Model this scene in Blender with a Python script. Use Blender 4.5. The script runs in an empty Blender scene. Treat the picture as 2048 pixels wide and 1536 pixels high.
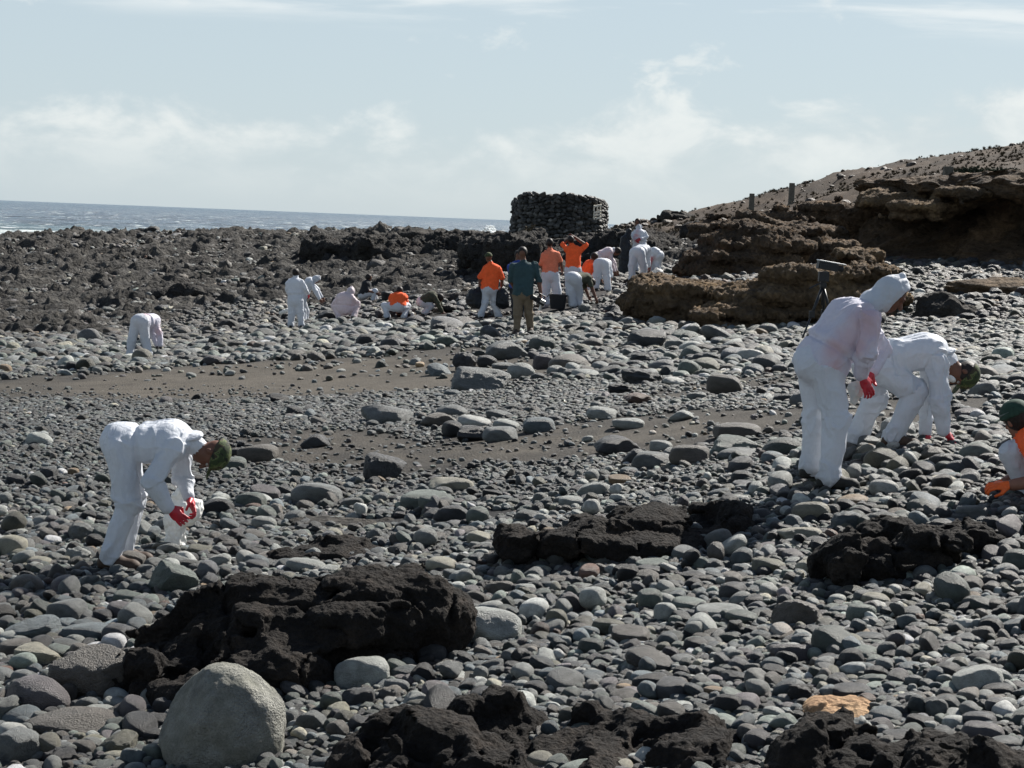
import bpy, math, random
import numpy as np
from mathutils import Matrix, Vector

SC = bpy.context.scene
COL = SC.collection
R = math.radians

# ------------------------------------------------------------------ camera
CZ = 5.0                       # eye height above the sea
FPX = 3600.0                   # focal length in pixels of a 2048 px wide frame
PITCH = math.atan(327.5 / FPX)
ROLL = 0.0393
cam_data = bpy.data.cameras.new('camera')
cam = bpy.data.objects.new('camera', cam_data)
COL.objects.link(cam)
cam_data.sensor_width = 36.0
cam_data.lens = 36.0 * FPX / 2048.0
cam_data.clip_start = 0.1
cam_data.clip_end = 60000.0
CAM_R = Matrix.Rotation(math.pi / 2 - PITCH, 3, 'X') @ Matrix.Rotation(ROLL, 3, 'Z')
cam.matrix_world = Matrix.Translation((0, 0, CZ)) @ CAM_R.to_4x4()
SC.camera = cam
CR = np.array(CAM_R)

# ------------------------------------------------------------------ light
SUN_AZ, SUN_EL = 38.0, 39.0    # degrees right of the view direction, above the horizon
sun_dir = Vector((math.sin(R(SUN_AZ)) * math.cos(R(SUN_EL)), math.cos(R(SUN_AZ)) * math.cos(R(SUN_EL)), math.sin(R(SUN_EL))))
sun_data = bpy.data.lights.new('sun', 'SUN')
sun_data.energy = 5.0
sun_data.angle = R(0.53)
sun_data.color = (1.0, 0.955, 0.885)
sun = bpy.data.objects.new('sun', sun_data)
COL.objects.link(sun)
sun.rotation_euler = sun_dir.to_track_quat('Z', 'Y').to_euler()

SC.view_settings.view_transform = 'Standard'
SC.view_settings.look = 'None'
SC.view_settings.gamma = 1.0
SC.view_settings.use_curve_mapping = False
SC.view_settings.exposure = 0.95

world = bpy.data.worlds.new('World')
SC.world = world
world.use_nodes = True


class NT:
    """Small helper to write node trees."""
    def __init__(self, tree):
        self.t = tree
        tree.nodes.clear()

    def n(self, typ, _in=None, **kw):
        nd = self.t.nodes.new(typ)
        for k, v in kw.items():
            setattr(nd, k, v)
        for k, v in (_in or {}).items():
            s = nd.inputs[k]
            if isinstance(v, bpy.types.NodeSocket):
                self.t.links.new(v, s)
            else:
                s.default_value = v
        return nd

    def link(self, a, b):
        self.t.links.new(a, b)

    def math(self, op, a, b=0.0, c=0.0, clamp=False):
        nd = self.n('ShaderNodeMath', operation=op, use_clamp=clamp)
        for i, v in enumerate((a, b, c)):
            if isinstance(v, bpy.types.NodeSocket):
                self.link(v, nd.inputs[i])
            else:
                nd.inputs[i].default_value = v
        return nd.outputs[0]

    def ramp(self, fac, stops, interp='LINEAR'):
        nd = self.n('ShaderNodeValToRGB')
        cr = nd.color_ramp
        cr.interpolation = interp
        while len(cr.elements) > 1:
            cr.elements.remove(cr.elements[0])
        cr.elements[0].position = stops[0][0]
        cr.elements[0].color = col4(stops[0][1])
        for p, c in stops[1:]:
            cr.elements.new(p).color = col4(c)
        self.link(fac, nd.inputs[0])
        return nd.outputs[0]

    def mix(self, fac, a, b, mode='MIX'):
        nd = self.n('ShaderNodeMix', data_type='RGBA', blend_type=mode)
        for i, v in ((0, fac), (6, a), (7, b)):
            if isinstance(v, bpy.types.NodeSocket):
                self.link(v, nd.inputs[i])
            else:
                nd.inputs[i].default_value = v if i == 0 else col4(v)
        return nd.outputs[2]

    def smooth(self, x, a, b):
        nd = self.n('ShaderNodeMapRange', interpolation_type='SMOOTHSTEP')
        self.link(x, nd.inputs[0])
        nd.inputs[1].default_value = a
        nd.inputs[2].default_value = b
        return nd.outputs[0]


def col4(c):
    if isinstance(c, (int, float)):
        return (c, c, c, 1)
    return tuple(c) if len(c) == 4 else tuple(c) + (1,)


BX, BY = 2.7, 0.9
w = NT(world.node_tree)
sky = w.n('ShaderNodeTexSky', sky_type='NISHITA', sun_disc=False)
sky.sun_elevation = R(SUN_EL)
sky.sun_rotation = R(SUN_AZ)
sky.altitude = 0.0
sky.air_density = 1.0
sky.dust_density = 0.6
sky.ozone_density = 1.6
tc = w.n('ShaderNodeTexCoord')
sep = w.n('ShaderNodeSeparateXYZ', {0: tc.outputs['Generated']})
el = sep.outputs[2]
# clouds: a low bank of cumulus round the horizon, a few puffs over it and a veil of stratus higher up
mp = w.n('ShaderNodeMapping', {0: tc.outputs['Generated'], 1: (0.37, 0.11, 0.0), 3: (1, 1, 1.9)})
warp = w.n('ShaderNodeTexNoise', {'Vector': mp.outputs[0], 'Scale': 9.0, 'Detail': 3.0})
puff = w.n('ShaderNodeTexNoise', {'Vector': mp.outputs[0], 'Scale': 17.0, 'Detail': 10.0, 'Roughness': 0.56, 'Distortion': 0.25})
big = w.n('ShaderNodeTexNoise', {'Vector': w.n('ShaderNodeMapping', {0: tc.outputs['Generated'], 1: (BX, BY, 0.0), 3: (1, 1, 1.2)}).outputs[0], 'Scale': 3.4, 'Detail': 2.0, 'Roughness': 0.5})
veil = w.n('ShaderNodeTexNoise', {'Vector': w.n('ShaderNodeMapping', {0: tc.outputs['Generated'], 1: (0.2, 0.9, 0.13), 3: (1, 1, 8.0)}).outputs[0], 'Scale': 5.0, 'Detail': 8.0, 'Roughness': 0.55, 'Distortion': 0.3})
# the top of the bank wanders with the big noise
top = w.math('ADD', 0.006, w.math('MULTIPLY', big.outputs[0], 0.125))
edge = w.math('SUBTRACT', w.math('ADD', top, w.math('MULTIPLY', w.math('SUBTRACT', puff.outputs[0], 0.5), 0.13)), el)
bank = w.math('MULTIPLY', w.smooth(edge, -0.006, 0.024), w.smooth(el, -0.004, 0.05))
pf = w.math('MULTIPLY', w.smooth(puff.outputs[0], 0.585, 0.69), w.math('MULTIPLY', w.smooth(el, 0.05, 0.08), w.math('SUBTRACT', 1.0, w.smooth(el, 0.13, 0.19))))
vl = w.math('MULTIPLY', w.smooth(veil.outputs[0], 0.42, 0.60), w.math('MULTIPLY', w.smooth(el, 0.098, 0.114), w.math('SUBTRACT', 1.0, w.smooth(el, 0.2, 0.4))))
shade = w.smooth(puff.outputs[0], 0.36, 0.66)
ccol = w.mix(shade, (6.7, 7.4, 7.6), (8.9, 9.2, 9.0))
low = w.math('SUBTRACT', 1.0, w.smooth(el, 0.02, 0.75))
pale = w.mix(w.math('MULTIPLY', low, 0.85), sky.outputs[0], (5.7, 6.75, 7.4))
s1 = w.mix(w.math('MULTIPLY', bank, 0.72), pale, ccol)
s2 = w.mix(w.math('MULTIPLY', pf, 0.45), s1, ccol)
s3 = w.mix(w.math('MULTIPLY', vl, 0.8), s2, (8.6, 9.1, 9.2))
bg = w.n('ShaderNodeBackground', {0: s3, 1: 0.052})
wo = w.n('ShaderNodeOutputWorld', {0: bg.outputs[0]})

# ------------------------------------------------------------------ numbers
RNG = np.random.default_rng(7)


def ray(u, v):
    d = CR @ np.array([(u - 1024.0) / FPX, (768.0 - v) / FPX, -1.0])
    return d


def at(u, v, dist):
    """the world point seen at pixel (u, v) of the photograph, DIST metres in front of the camera"""
    return np.array([0, 0, CZ]) + ray(u, v) * dist


def project(p):
    q = (np.atleast_2d(p) - np.array([0, 0, CZ])) @ CR
    z = -q[:, 2]
    zz = np.where(np.abs(z) < 1e-6, 1e-6, z)
    return 1024 + FPX * q[:, 0] / zz, 768 - FPX * q[:, 1] / zz, z


def _hash(ix, iy, iz, seed):
    h = (ix.astype(np.uint32) * np.uint32(374761393) + iy.astype(np.uint32) * np.uint32(668265263)
         + iz.astype(np.uint32) * np.uint32(2147483647) + np.uint32(seed * 1274126177 % 4294967291))
    h = (h ^ (h >> np.uint32(13))) * np.uint32(1274126177)
    h = (h ^ (h >> np.uint32(16))) * np.uint32(2246822519)
    h = h ^ (h >> np.uint32(15))
    return h.astype(np.float32) * np.float32(2.0 / 4294967295.0) - 1.0


def noise(p, seed=0):
    p = np.asarray(p, dtype=np.float32)
    f = np.floor(p)
    i = f.astype(np.int64)
    t = p - f
    t = t * t * t * (t * (t * 6 - 15) + 10)
    ix, iy, iz = i[..., 0], i[..., 1], i[..., 2]
    tx, ty, tz = t[..., 0], t[..., 1], t[..., 2]
    def h(a, b, c):
        return _hash(ix + a, iy + b, iz + c, seed)
    x00 = h(0, 0, 0) * (1 - tx) + h(1, 0, 0) * tx
    x10 = h(0, 1, 0) * (1 - tx) + h(1, 1, 0) * tx
    x01 = h(0, 0, 1) * (1 - tx) + h(1, 0, 1) * tx
    x11 = h(0, 1, 1) * (1 - tx) + h(1, 1, 1) * tx
    y0 = x00 * (1 - ty) + x10 * ty
    y1 = x01 * (1 - ty) + x11 * ty
    return y0 * (1 - tz) + y1 * tz


def fbm(p, octaves=4, seed=0, gain=0.5, ridged=False):
    p = np.asarray(p, dtype=np.float32)
    out, a, s = 0, 1.0, 0
    for o in range(octaves):
        nv = noise(p, seed + o * 17)
        if ridged:
            nv = 1 - 2 * np.abs(nv)
        out = out + a * nv
        s += a
        a *= gain
        p = p * 2.03 + 11.7
    return out / s


def sstep(x, a, b):
    t = np.clip((x - a) / (b - a), 0, 1)
    return t * t * (3 - 2 * t)


# ------------------------------------------------------------------ meshes
def mesh_np(name, verts, faces, mats=(), smooth=True, fmat=None):
    """mesh from numpy arrays; FACES is (n, 3) or (n, 4)"""
    verts = np.asarray(verts, dtype=np.float32)
    faces = np.asarray(faces, dtype=np.int32)
    me = bpy.data.meshes.new(name)
    k = faces.shape[1]
    me.vertices.add(len(verts))
    me.vertices.foreach_set('co', verts.ravel())
    me.loops.add(faces.size)
    me.loops.foreach_set('vertex_index', faces.ravel())
    me.polygons.add(len(faces))
    me.polygons.foreach_set('loop_start', np.arange(0, faces.size, k, dtype=np.int32))
    me.polygons.foreach_set('loop_total', np.full(len(faces), k, dtype=np.int32))
    if smooth:
        me.polygons.foreach_set('use_smooth', np.ones(len(faces), dtype=bool))
    for m in mats:
        me.materials.append(m)
    if fmat is not None:
        me.polygons.foreach_set('material_index', np.asarray(fmat, dtype=np.int32))
    me.update()
    me.validate()
    return me


def obj(name, me, parent=None, loc=None, mat=None):
    o = bpy.data.objects.new(name, me)
    COL.objects.link(o)
    if loc is not None:
        o.location = loc
    if parent is not None:
        o.parent = parent
    if mat is not None:
        me.materials.append(mat)
    return o


def tag(o, label=None, cat=None, group=None, kind=None):
    if label:
        o['label'] = label
    if cat:
        o['category'] = cat
    if group:
        o['group'] = group
    if kind:
        o['kind'] = kind
    return o


def vattr(me, name, rgb):
    a = me.attributes.new(name, 'FLOAT_COLOR', 'POINT')
    c = np.ones((len(me.vertices), 4), dtype=np.float32)
    c[:, :3] = rgb
    a.data.foreach_set('color', c.ravel())


def icosphere(n):
    import bmesh
    bm = bmesh.new()
    bmesh.ops.create_icosphere(bm, subdivisions=n, radius=1.0)
    v = np.array([x.co[:] for x in bm.verts])
    f = np.array([[x.index for x in fc.verts] for fc in bm.faces])
    bm.free()
    return v, f


ICO = {k: icosphere(k) for k in (1, 2, 3, 4, 5, 6)}


def surface_nets(d, org, h):
    """vertices and quads of the zero level of the grid D"""
    s = d < 0
    nx, ny, nz = d.shape
    cnt = np.zeros((nx - 1, ny - 1, nz - 1), dtype=np.int8)
    for a in (0, 1):
        for b in (0, 1):
            for c in (0, 1):
                cnt += s[a:nx - 1 + a, b:ny - 1 + b, c:nz - 1 + c]
    m = (cnt > 0) & (cnt < 8)
    ci = np.argwhere(m)
    idx = np.full(m.shape, -1, dtype=np.int64)
    idx[m] = np.arange(len(ci))
    acc = np.zeros((len(ci), 3))
    num = np.zeros(len(ci))
    for ax in range(3):
        o = [k for k in range(3) if k != ax]
        for a in (0, 1):
            for b in (0, 1):
                p0 = ci.copy()
                p0[:, o[0]] += a
                p0[:, o[1]] += b
                p1 = p0.copy()
                p1[:, ax] += 1
                d0 = d[p0[:, 0], p0[:, 1], p0[:, 2]]
                d1 = d[p1[:, 0], p1[:, 1], p1[:, 2]]
                x = (d0 < 0) != (d1 < 0)
                t = np.where(x, d0 / np.where(x, d0 - d1, 1), 0)
                q = p0.astype(float)
                q[:, ax] += t
                acc[x] += q[x]
                num[x] += 1
    verts = acc / num[:, None] * h + org
    faces = []
    for ax in range(3):
        o1, o2 = (ax + 1) % 3, (ax + 2) % 3
        sl0 = [slice(None)] * 3
        sl1 = [slice(None)] * 3
        sl0[ax] = slice(0, -1)
        sl1[ax] = slice(1, None)
        x = s[tuple(sl0)] != s[tuple(sl1)]
        e = np.argwhere(x)
        e = e[(e[:, o1] > 0) & (e[:, o2] > 0) & (e[:, o1] < d.shape[o1] - 1) & (e[:, o2] < d.shape[o2] - 1)]
        if not len(e):
            continue
        ins = s[e[:, 0], e[:, 1], e[:, 2]]
        q = []
        for (a, b) in ((-1, -1), (0, -1), (0, 0), (-1, 0)):
            c = e.copy()
            c[:, o1] += a
            c[:, o2] += b
            q.append(idx[c[:, 0], c[:, 1], c[:, 2]])
        q = np.stack(q, 1)
        q[~ins] = q[~ins][:, ::-1]
        faces.append(q)
    faces = np.concatenate(faces)
    faces = faces[(faces >= 0).all(1)]
    return verts, faces


def vert_normals(v, f):
    n = np.zeros_like(v)
    fn = np.cross(v[f[:, 2]] - v[f[:, 0]], v[f[:, -1]] - v[f[:, 1]]) if f.shape[1] == 4 else np.cross(v[f[:, 1]] - v[f[:, 0]], v[f[:, 2]] - v[f[:, 0]])
    for k in range(f.shape[1]):
        np.add.at(n, f[:, k], fn)
    l = np.linalg.norm(n, axis=1, keepdims=True)
    return n / np.maximum(l, 1e-9)


def laplace(v, f, it=1, lam=0.5):
    e = np.concatenate([np.stack([f[:, k], f[:, (k + 1) % f.shape[1]]], 1) for k in range(f.shape[1])])
    deg = np.zeros(len(v))
    np.add.at(deg, e[:, 0], 1)
    np.add.at(deg, e[:, 1], 1)
    for _ in range(it):
        a = np.zeros_like(v)
        np.add.at(a, e[:, 0], v[e[:, 1]])
        np.add.at(a, e[:, 1], v[e[:, 0]])
        v = v + lam * (a / np.maximum(deg, 1)[:, None] - v)
    return v


class Field:
    """signed distance on a grid, built from rounded shapes melted together"""
    def __init__(self, lo, hi, h):
        self.h = h
        self.org = np.array(lo, float)
        n = np.ceil((np.array(hi) - self.org) / h).astype(int) + 1
        self.d = np.full(n, 0.3, dtype=np.float32)
        self.ax = [self.org[k] + h * np.arange(n[k]) for k in range(3)]
        self.prims = []

    def _block(self, lo, hi):
        a = np.maximum(np.floor((lo - self.org) / self.h).astype(int), 0)
        b = np.minimum(np.ceil((hi - self.org) / self.h).astype(int) + 1, self.d.shape)
        if (a >= b).any():
            return None, None
        g = np.meshgrid(*[self.ax[k][a[k]:b[k]] for k in range(3)], indexing='ij', copy=False)
        return tuple(slice(a[k], b[k]) for k in range(3)), np.stack(g, -1).astype(np.float32)

    def _put(self, sl, dd, k, cut=False):
        o = self.d[sl]
        if cut:
            dd = -dd
            hh = np.clip(0.5 - 0.5 * (dd - o) / k, 0, 1) if k > 0 else None
            self.d[sl] = np.maximum(o, dd) if k <= 0 else (o * hh + dd * (1 - hh) + k * hh * (1 - hh))
            return
        if k <= 0:
            self.d[sl] = np.minimum(o, dd)
        else:
            hh = np.clip(0.5 + 0.5 * (o - dd) / k, 0, 1)
            self.d[sl] = o * (1 - hh) + dd * hh - k * hh * (1 - hh)

    def cone(self, a, b, ra, rb, k=0.03, key=None, cut=False):
        a, b = np.asarray(a, float), np.asarray(b, float)
        m = max(ra, rb) + 0.06 + k
        sl, P = self._block(np.minimum(a, b) - m, np.maximum(a, b) + m)
        self.prims.append(('c', a, b, ra, rb, key))
        if sl is None:
            return
        self._put(sl, _cone(P, a, b, ra, rb), k, cut)

    def ell(self, c, axes, rad, k=0.03, key=None, cut=False):
        c = np.asarray(c, float)
        rad = np.asarray(rad, float)
        M = np.asarray(axes, float)
        m = max(rad) + 0.06 + k
        sl, P = self._block(c - m, c + m)
        self.prims.append(('e', c, M, rad, None, key))
        if sl is None:
            return
        self._put(sl, _ell(P, c, M, rad), k, cut)

    def mesh(self):
        return surface_nets(self.d, self.org, self.h)

    def keys(self, P):
        """index of the nearest shape for every point"""
        best = np.full(len(P), 1e9)
        who = np.zeros(len(P), dtype=int)
        for i, pr in enumerate(self.prims):
            if pr[5] is None:
                continue
            dd = _cone(P, *pr[1:5]) if pr[0] == 'c' else _ell(P, *pr[1:4])
            x = dd < best
            best[x] = dd[x]
            who[x] = i
        return who


def _cone(P, a, b, ra, rb):
    ab = (b - a).astype(np.float32)
    l2 = float(ab @ ab) + 1e-9
    t = np.clip(((P - a.astype(np.float32)) @ ab) / l2, 0, 1)
    q = P - (a.astype(np.float32) + t[..., None] * ab)
    return np.sqrt((q * q).sum(-1)) - (ra + (rb - ra) * t)


def _ell(P, c, M, rad):
    q = (P - c.astype(np.float32)) @ M.T.astype(np.float32)
    r = rad.astype(np.float32)
    k0 = np.sqrt(((q / r) ** 2).sum(-1))
    k1 = np.sqrt(((q / (r * r)) ** 2).sum(-1))
    return np.where(k1 > 1e-6, k0 * (k0 - 1) / np.maximum(k1, 1e-6), -rad.min())


def frame(fwd, up):
    """rows: side, forward, up"""
    f = np.asarray(fwd, float)
    f = f / np.linalg.norm(f)
    u = np.asarray(up, float)
    u = u - f * (u @ f)
    u = u / np.linalg.norm(u)
    return np.stack([np.cross(f, u), f, u])
# ------------------------------------------------------------------ materials
def mat_new(name):
    m = bpy.data.materials.new(name)
    m.use_nodes = True
    return m, NT(m.node_tree)


def finish(t, base, rough=0.8, bump=None, bump_strength=0.4, dist=0.01, spec=0.3, extra=None):
    ins = {'Base Color': base if isinstance(base, bpy.types.NodeSocket) else col4(base), 'Roughness': rough, 'Specular IOR Level': spec}
    p = t.n('ShaderNodeBsdfPrincipled', ins)
    if bump is not None:
        b = t.n('ShaderNodeBump', {'Height': bump, 'Strength': bump_strength, 'Distance': dist})
        t.link(b.outputs[0], p.inputs['Normal'])
    for k, v in (extra or {}).items():
        p.inputs[k].default_value = v
    t.n('ShaderNodeOutputMaterial', {0: p.outputs[0]})
    return p


def m_stone():
    """beach stones; each stone brings its own colour"""
    m, t = mat_new('stone')
    at_ = t.n('ShaderNodeAttribute', attribute_type='INSTANCER', attribute_name='tone')
    oi = t.n('ShaderNodeObjectInfo')
    tc = t.n('ShaderNodeTexCoord')
    off = t.n('ShaderNodeVectorMath', {0: tc.outputs['Object']}, operation='ADD')
    t.link(t.n('ShaderNodeCombineXYZ', {0: t.math('MULTIPLY', oi.outputs['Random'], 37.0), 1: t.math('MULTIPLY', oi.outputs['Random'], 91.0)}).outputs[0], off.inputs[1])
    v = off.outputs[0]
    n1 = t.n('ShaderNodeTexNoise', {'Vector': v, 'Scale': 1.6, 'Detail': 6.0, 'Roughness': 0.65})
    n2 = t.n('ShaderNodeTexNoise', {'Vector': v, 'Scale': 14.0, 'Detail': 5.0, 'Roughness': 0.75})
    vo = t.n('ShaderNodeTexVoronoi', {'Vector': v, 'Scale': 22.0})
    f = t.ramp(n1.outputs[0], [(0.3, 0.62), (0.52, 1.0), (0.75, 1.3)])
    c = t.mix(1.0, at_.outputs['Color'], f, 'MULTIPLY')
    g = t.ramp(n2.outputs[0], [(0.3, 0.7), (0.5, 1.0), (0.72, 1.25)])
    c = t.mix(0.8, c, g, 'MULTIPLY')
    pits = t.ramp(vo.outputs['Distance'], [(0.05, 0.6), (0.28, 1.0)])
    c = t.mix(0.5, c, pits, 'MULTIPLY')
    h = t.math('ADD', t.math('MULTIPLY', n2.outputs[0], 0.7), t.math('ADD', n1.outputs[0], t.math('MULTIPLY', vo.outputs['Distance'], 0.35)))
    finish(t, c, 0.55, h, 0.6, 0.09, 0.4)
    return m


def m_boulder_pitted():
    m, t = mat_new('pitted_stone')
    tc = t.n('ShaderNodeTexCoord')
    v = tc.outputs['Object']
    n1 = t.n('ShaderNodeTexNoise', {'Vector': v, 'Scale': 3.0, 'Detail': 8.0, 'Roughness': 0.65})
    n2 = t.n('ShaderNodeTexNoise', {'Vector': v, 'Scale': 30.0, 'Detail': 6.0, 'Roughness': 0.7})
    vo = t.n('ShaderNodeTexVoronoi', {'Vector': v, 'Scale': 26.0, 'Randomness': 1.0})
    vo2 = t.n('ShaderNodeTexVoronoi', {'Vector': v, 'Scale': 70.0})
    c = t.ramp(n1.outputs[0], [(0.3, (0.24, 0.24, 0.215)), (0.5, (0.36, 0.358, 0.32)), (0.7, (0.49, 0.485, 0.44))])
    c = t.mix(0.7, c, t.ramp(vo.outputs['Distance'], [(0.04, 0.4), (0.3, 1.05)]), 'MULTIPLY')
    c = t.mix(0.6, c, t.ramp(n2.outputs[0], [(0.32, 0.55), (0.6, 1.1)]), 'MULTIPLY')
    h = t.math('ADD', t.math('MULTIPLY', vo.outputs['Distance'], 1.0), t.math('ADD', t.math('MULTIPLY', vo2.outputs['Distance'], 0.4), n2.outputs[0]))
    n4 = t.n('ShaderNodeTexNoise', {'Vector': v, 'Scale': 1.7, 'Detail': 4.0})
    k = t.smooth(n4.outputs[0], 0.40, 0.62)
    hh = t.mix(k, t.math('MULTIPLY', n2.outputs[0], 0.7), h)
    c = t.mix(t.smooth(n4.outputs[0], 0.62, 0.35), c, t.mix(1.0, c, (0.72, 0.72, 0.68), 'MULTIPLY'))
    finish(t, c, 0.8, hh, 1.0, 0.04, 0.25)
    return m


def m_rock(name, stops, scale, bump=0.9, dist=0.06, rough=0.9, tops=None):
    """rough volcanic rock; TOPS adds a second colour by noise"""
    m, t = mat_new(name)
    tc = t.n('ShaderNodeTexCoord')
    v = tc.outputs['Object']
    n1 = t.n('ShaderNodeTexNoise', {'Vector': v, 'Scale': scale, 'Detail': 9.0, 'Roughness': 0.68})
    n2 = t.n('ShaderNodeTexNoise', {'Vector': v, 'Scale': scale * 7, 'Detail': 6.0, 'Roughness': 0.75})
    vo = t.n('ShaderNodeTexVoronoi', {'Vector': v, 'Scale': scale * 9})
    c = t.ramp(n1.outputs[0], stops)
    c = t.mix(0.75, c, t.ramp(n2.outputs[0], [(0.3, 0.45), (0.5, 1.0), (0.72, 1.5)]), 'MULTIPLY')
    if tops:
        n3 = t.n('ShaderNodeTexNoise', {'Vector': v, 'Scale': scale * 0.45, 'Detail': 5.0, 'Roughness': 0.6, 'Distortion': 0.5})
        c = t.mix(t.smooth(n3.outputs[0], tops[0], tops[1]), c, tops[2])
    h = t.math('ADD', t.math('MULTIPLY', n2.outputs[0], 0.8), t.math('ADD', n1.outputs[0], t.math('MULTIPLY', vo.outputs['Distance'], 0.5)))
    finish(t, c, rough, h, bump, dist, 0.2)
    return m


def m_ground():
    m, t = mat_new('beach_ground')
    tc = t.n('ShaderNodeTexCoord')
    v = tc.outputs['Object']
    a = t.n('ShaderNodeAttribute', attribute_name='tint')
    n1 = t.n('ShaderNodeTexNoise', {'Vector': v, 'Scale': 0.8, 'Detail': 8.0, 'Roughness': 0.6})
    n2 = t.n('ShaderNodeTexNoise', {'Vector': v, 'Scale': 38.0, 'Detail': 4.0, 'Roughness': 0.8})
    vo = t.n('ShaderNodeTexVoronoi', {'Vector': v, 'Scale': 34.0})
    c = t.mix(1.0, a.outputs['Color'], t.ramp(n1.outputs[0], [(0.3, 0.7), (0.5, 1.0), (0.7, 1.25)]), 'MULTIPLY')
    c = t.mix(0.8, c, t.ramp(n2.outputs[0], [(0.28, 0.5), (0.5, 1.0), (0.7, 1.35)]), 'MULTIPLY')
    h = t.math('ADD', n2.outputs[0], t.math('MULTIPLY', vo.outputs['Distance'], 0.6))
    finish(t, c, 0.9, h, 0.7, 0.03, 0.2)
    return m


def m_sea():
    m, t = mat_new('sea_water')
    tc = t.n('ShaderNodeTexCoord')
    mp = t.n('ShaderNodeMapping', {0: tc.outputs['Object'], 3: (0.055, 0.13, 1)})
    n1 = t.n('ShaderNodeTexNoise', {'Vector': mp.outputs[0], 'Scale': 1.0, 'Detail': 9.0, 'Roughness': 0.62})
    n2 = t.n('ShaderNodeTexNoise', {'Vector': mp.outputs[0], 'Scale': 3.1, 'Detail': 8.0, 'Roughness': 0.7, 'Distortion': 0.4})
    n3 = t.n('ShaderNodeTexNoise', {'Vector': tc.outputs['Object'], 'Scale': 0.6, 'Detail': 5.0, 'Roughness': 0.7})
    foam = t.n('ShaderNodeAttribute', attribute_name='foam')
    fo = t.math('ADD', t.smooth(n2.outputs[0], 0.575, 0.635), t.math('MULTIPLY', foam.outputs['Fac'], t.smooth(n3.outputs[0], 0.34, 0.55)), clamp=True)
    near = t.n('ShaderNodeAttribute', attribute_name='shallow')
    deep = t.ramp(n1.outputs[0], [(0.34, (0.012, 0.034, 0.062)), (0.5, (0.032, 0.070, 0.112)), (0.66, (0.09, 0.15, 0.20))])
    base = t.mix(near.outputs['Fac'], deep, (0.06, 0.16, 0.17))
    c = t.mix(fo, base, (0.82, 0.86, 0.86))
    rough = t.math('ADD', 0.3, t.math('MULTIPLY', fo, 0.5))
    h = t.math('ADD', n1.outputs[0], t.math('MULTIPLY', n2.outputs[0], 0.5))
    p = finish(t, c, 0.3, h, 1.0, 3.5, 0.22)
    t.link(rough, p.inputs['Roughness'])
    return m


def m_suit(name, base=(0.63, 0.66, 0.71), patch=None, crease=1.0):
    """crinkled white non-woven overall cloth"""
    m, t = mat_new(name)
    tc = t.n('ShaderNodeTexCoord')
    v = tc.outputs['Object']
    mp = t.n('ShaderNodeMapping', {0: v, 3: (1, 1, 0.45)})
    n1 = t.n('ShaderNodeTexNoise', {'Vector': mp.outputs[0], 'Scale': 9.0, 'Detail': 5.0, 'Roughness': 0.55, 'Distortion': 1.2})
    n2 = t.n('ShaderNodeTexNoise', {'Vector': v, 'Scale': 38.0, 'Detail': 3.0, 'Roughness': 0.6})
    wp = t.n('ShaderNodeVectorMath', {0: v, 1: t.n('ShaderNodeVectorMath', {0: n1.outputs[1], 3: 0.10}, operation='SCALE').outputs[0]}, operation='ADD')
    v1 = t.n('ShaderNodeTexVoronoi', {'Vector': wp.outputs[0], 'Scale': 6.5}, feature='DISTANCE_TO_EDGE')
    v2 = t.n('ShaderNodeTexVoronoi', {'Vector': wp.outputs[0], 'Scale': 15.0}, feature='DISTANCE_TO_EDGE')
    rg = t.math('ABSOLUTE', t.math('SUBTRACT', n1.outputs[0], 0.5))
    h = t.math('ADD', t.math('ADD', t.math('MULTIPLY', v1.outputs[0], 1.5), t.math('MULTIPLY', v2.outputs[0], 0.9)), t.math('ADD', t.math('MULTIPLY', rg, 1.2), t.math('MULTIPLY', n2.outputs[0], 0.12)))
    c = t.mix(0.6, base, t.ramp(n2.outputs[0], [(0.3, 0.93), (0.6, 1.0)]), 'MULTIPLY')
    if patch:
        a = t.n('ShaderNodeAttribute', attribute_name='tint')
        c = t.mix(a.outputs['Fac'], c, patch)
    ins = {'Base Color': c, 'Roughness': 0.6, 'Specular IOR Level': 0.25}
    p = t.n('ShaderNodeBsdfPrincipled', ins)
    b = t.n('ShaderNodeBump', {'Height': h, 'Strength': 0.42 * crease, 'Distance': 0.022})
    t.link(b.outputs[0], p.inputs['Normal'])
    tr = t.n('ShaderNodeBsdfTranslucent', {0: c})
    t.link(b.outputs[0], tr.inputs['Normal'])
    mx = t.n('ShaderNodeMixShader', {0: 0.22, 1: p.outputs[0], 2: tr.outputs[0]})
    t.n('ShaderNodeOutputMaterial', {0: mx.outputs[0]})
    return m


def m_plain(name, base, rough=0.7, scale=20.0, var=0.25, bump=0.3, dist=0.01, spec=0.3, metal=0.0):
    m, t = mat_new(name)
    tc = t.n('ShaderNodeTexCoord')
    n1 = t.n('ShaderNodeTexNoise', {'Vector': tc.outputs['Object'], 'Scale': scale, 'Detail': 5.0, 'Roughness': 0.6})
    c = t.mix(1.0, base, t.ramp(n1.outputs[0], [(0.3, 1 - var), (0.7, 1 + var)]), 'MULTIPLY')
    finish(t, c, rough, n1.outputs[0], bump, dist, spec, {'Metallic': metal})
    return m


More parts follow.
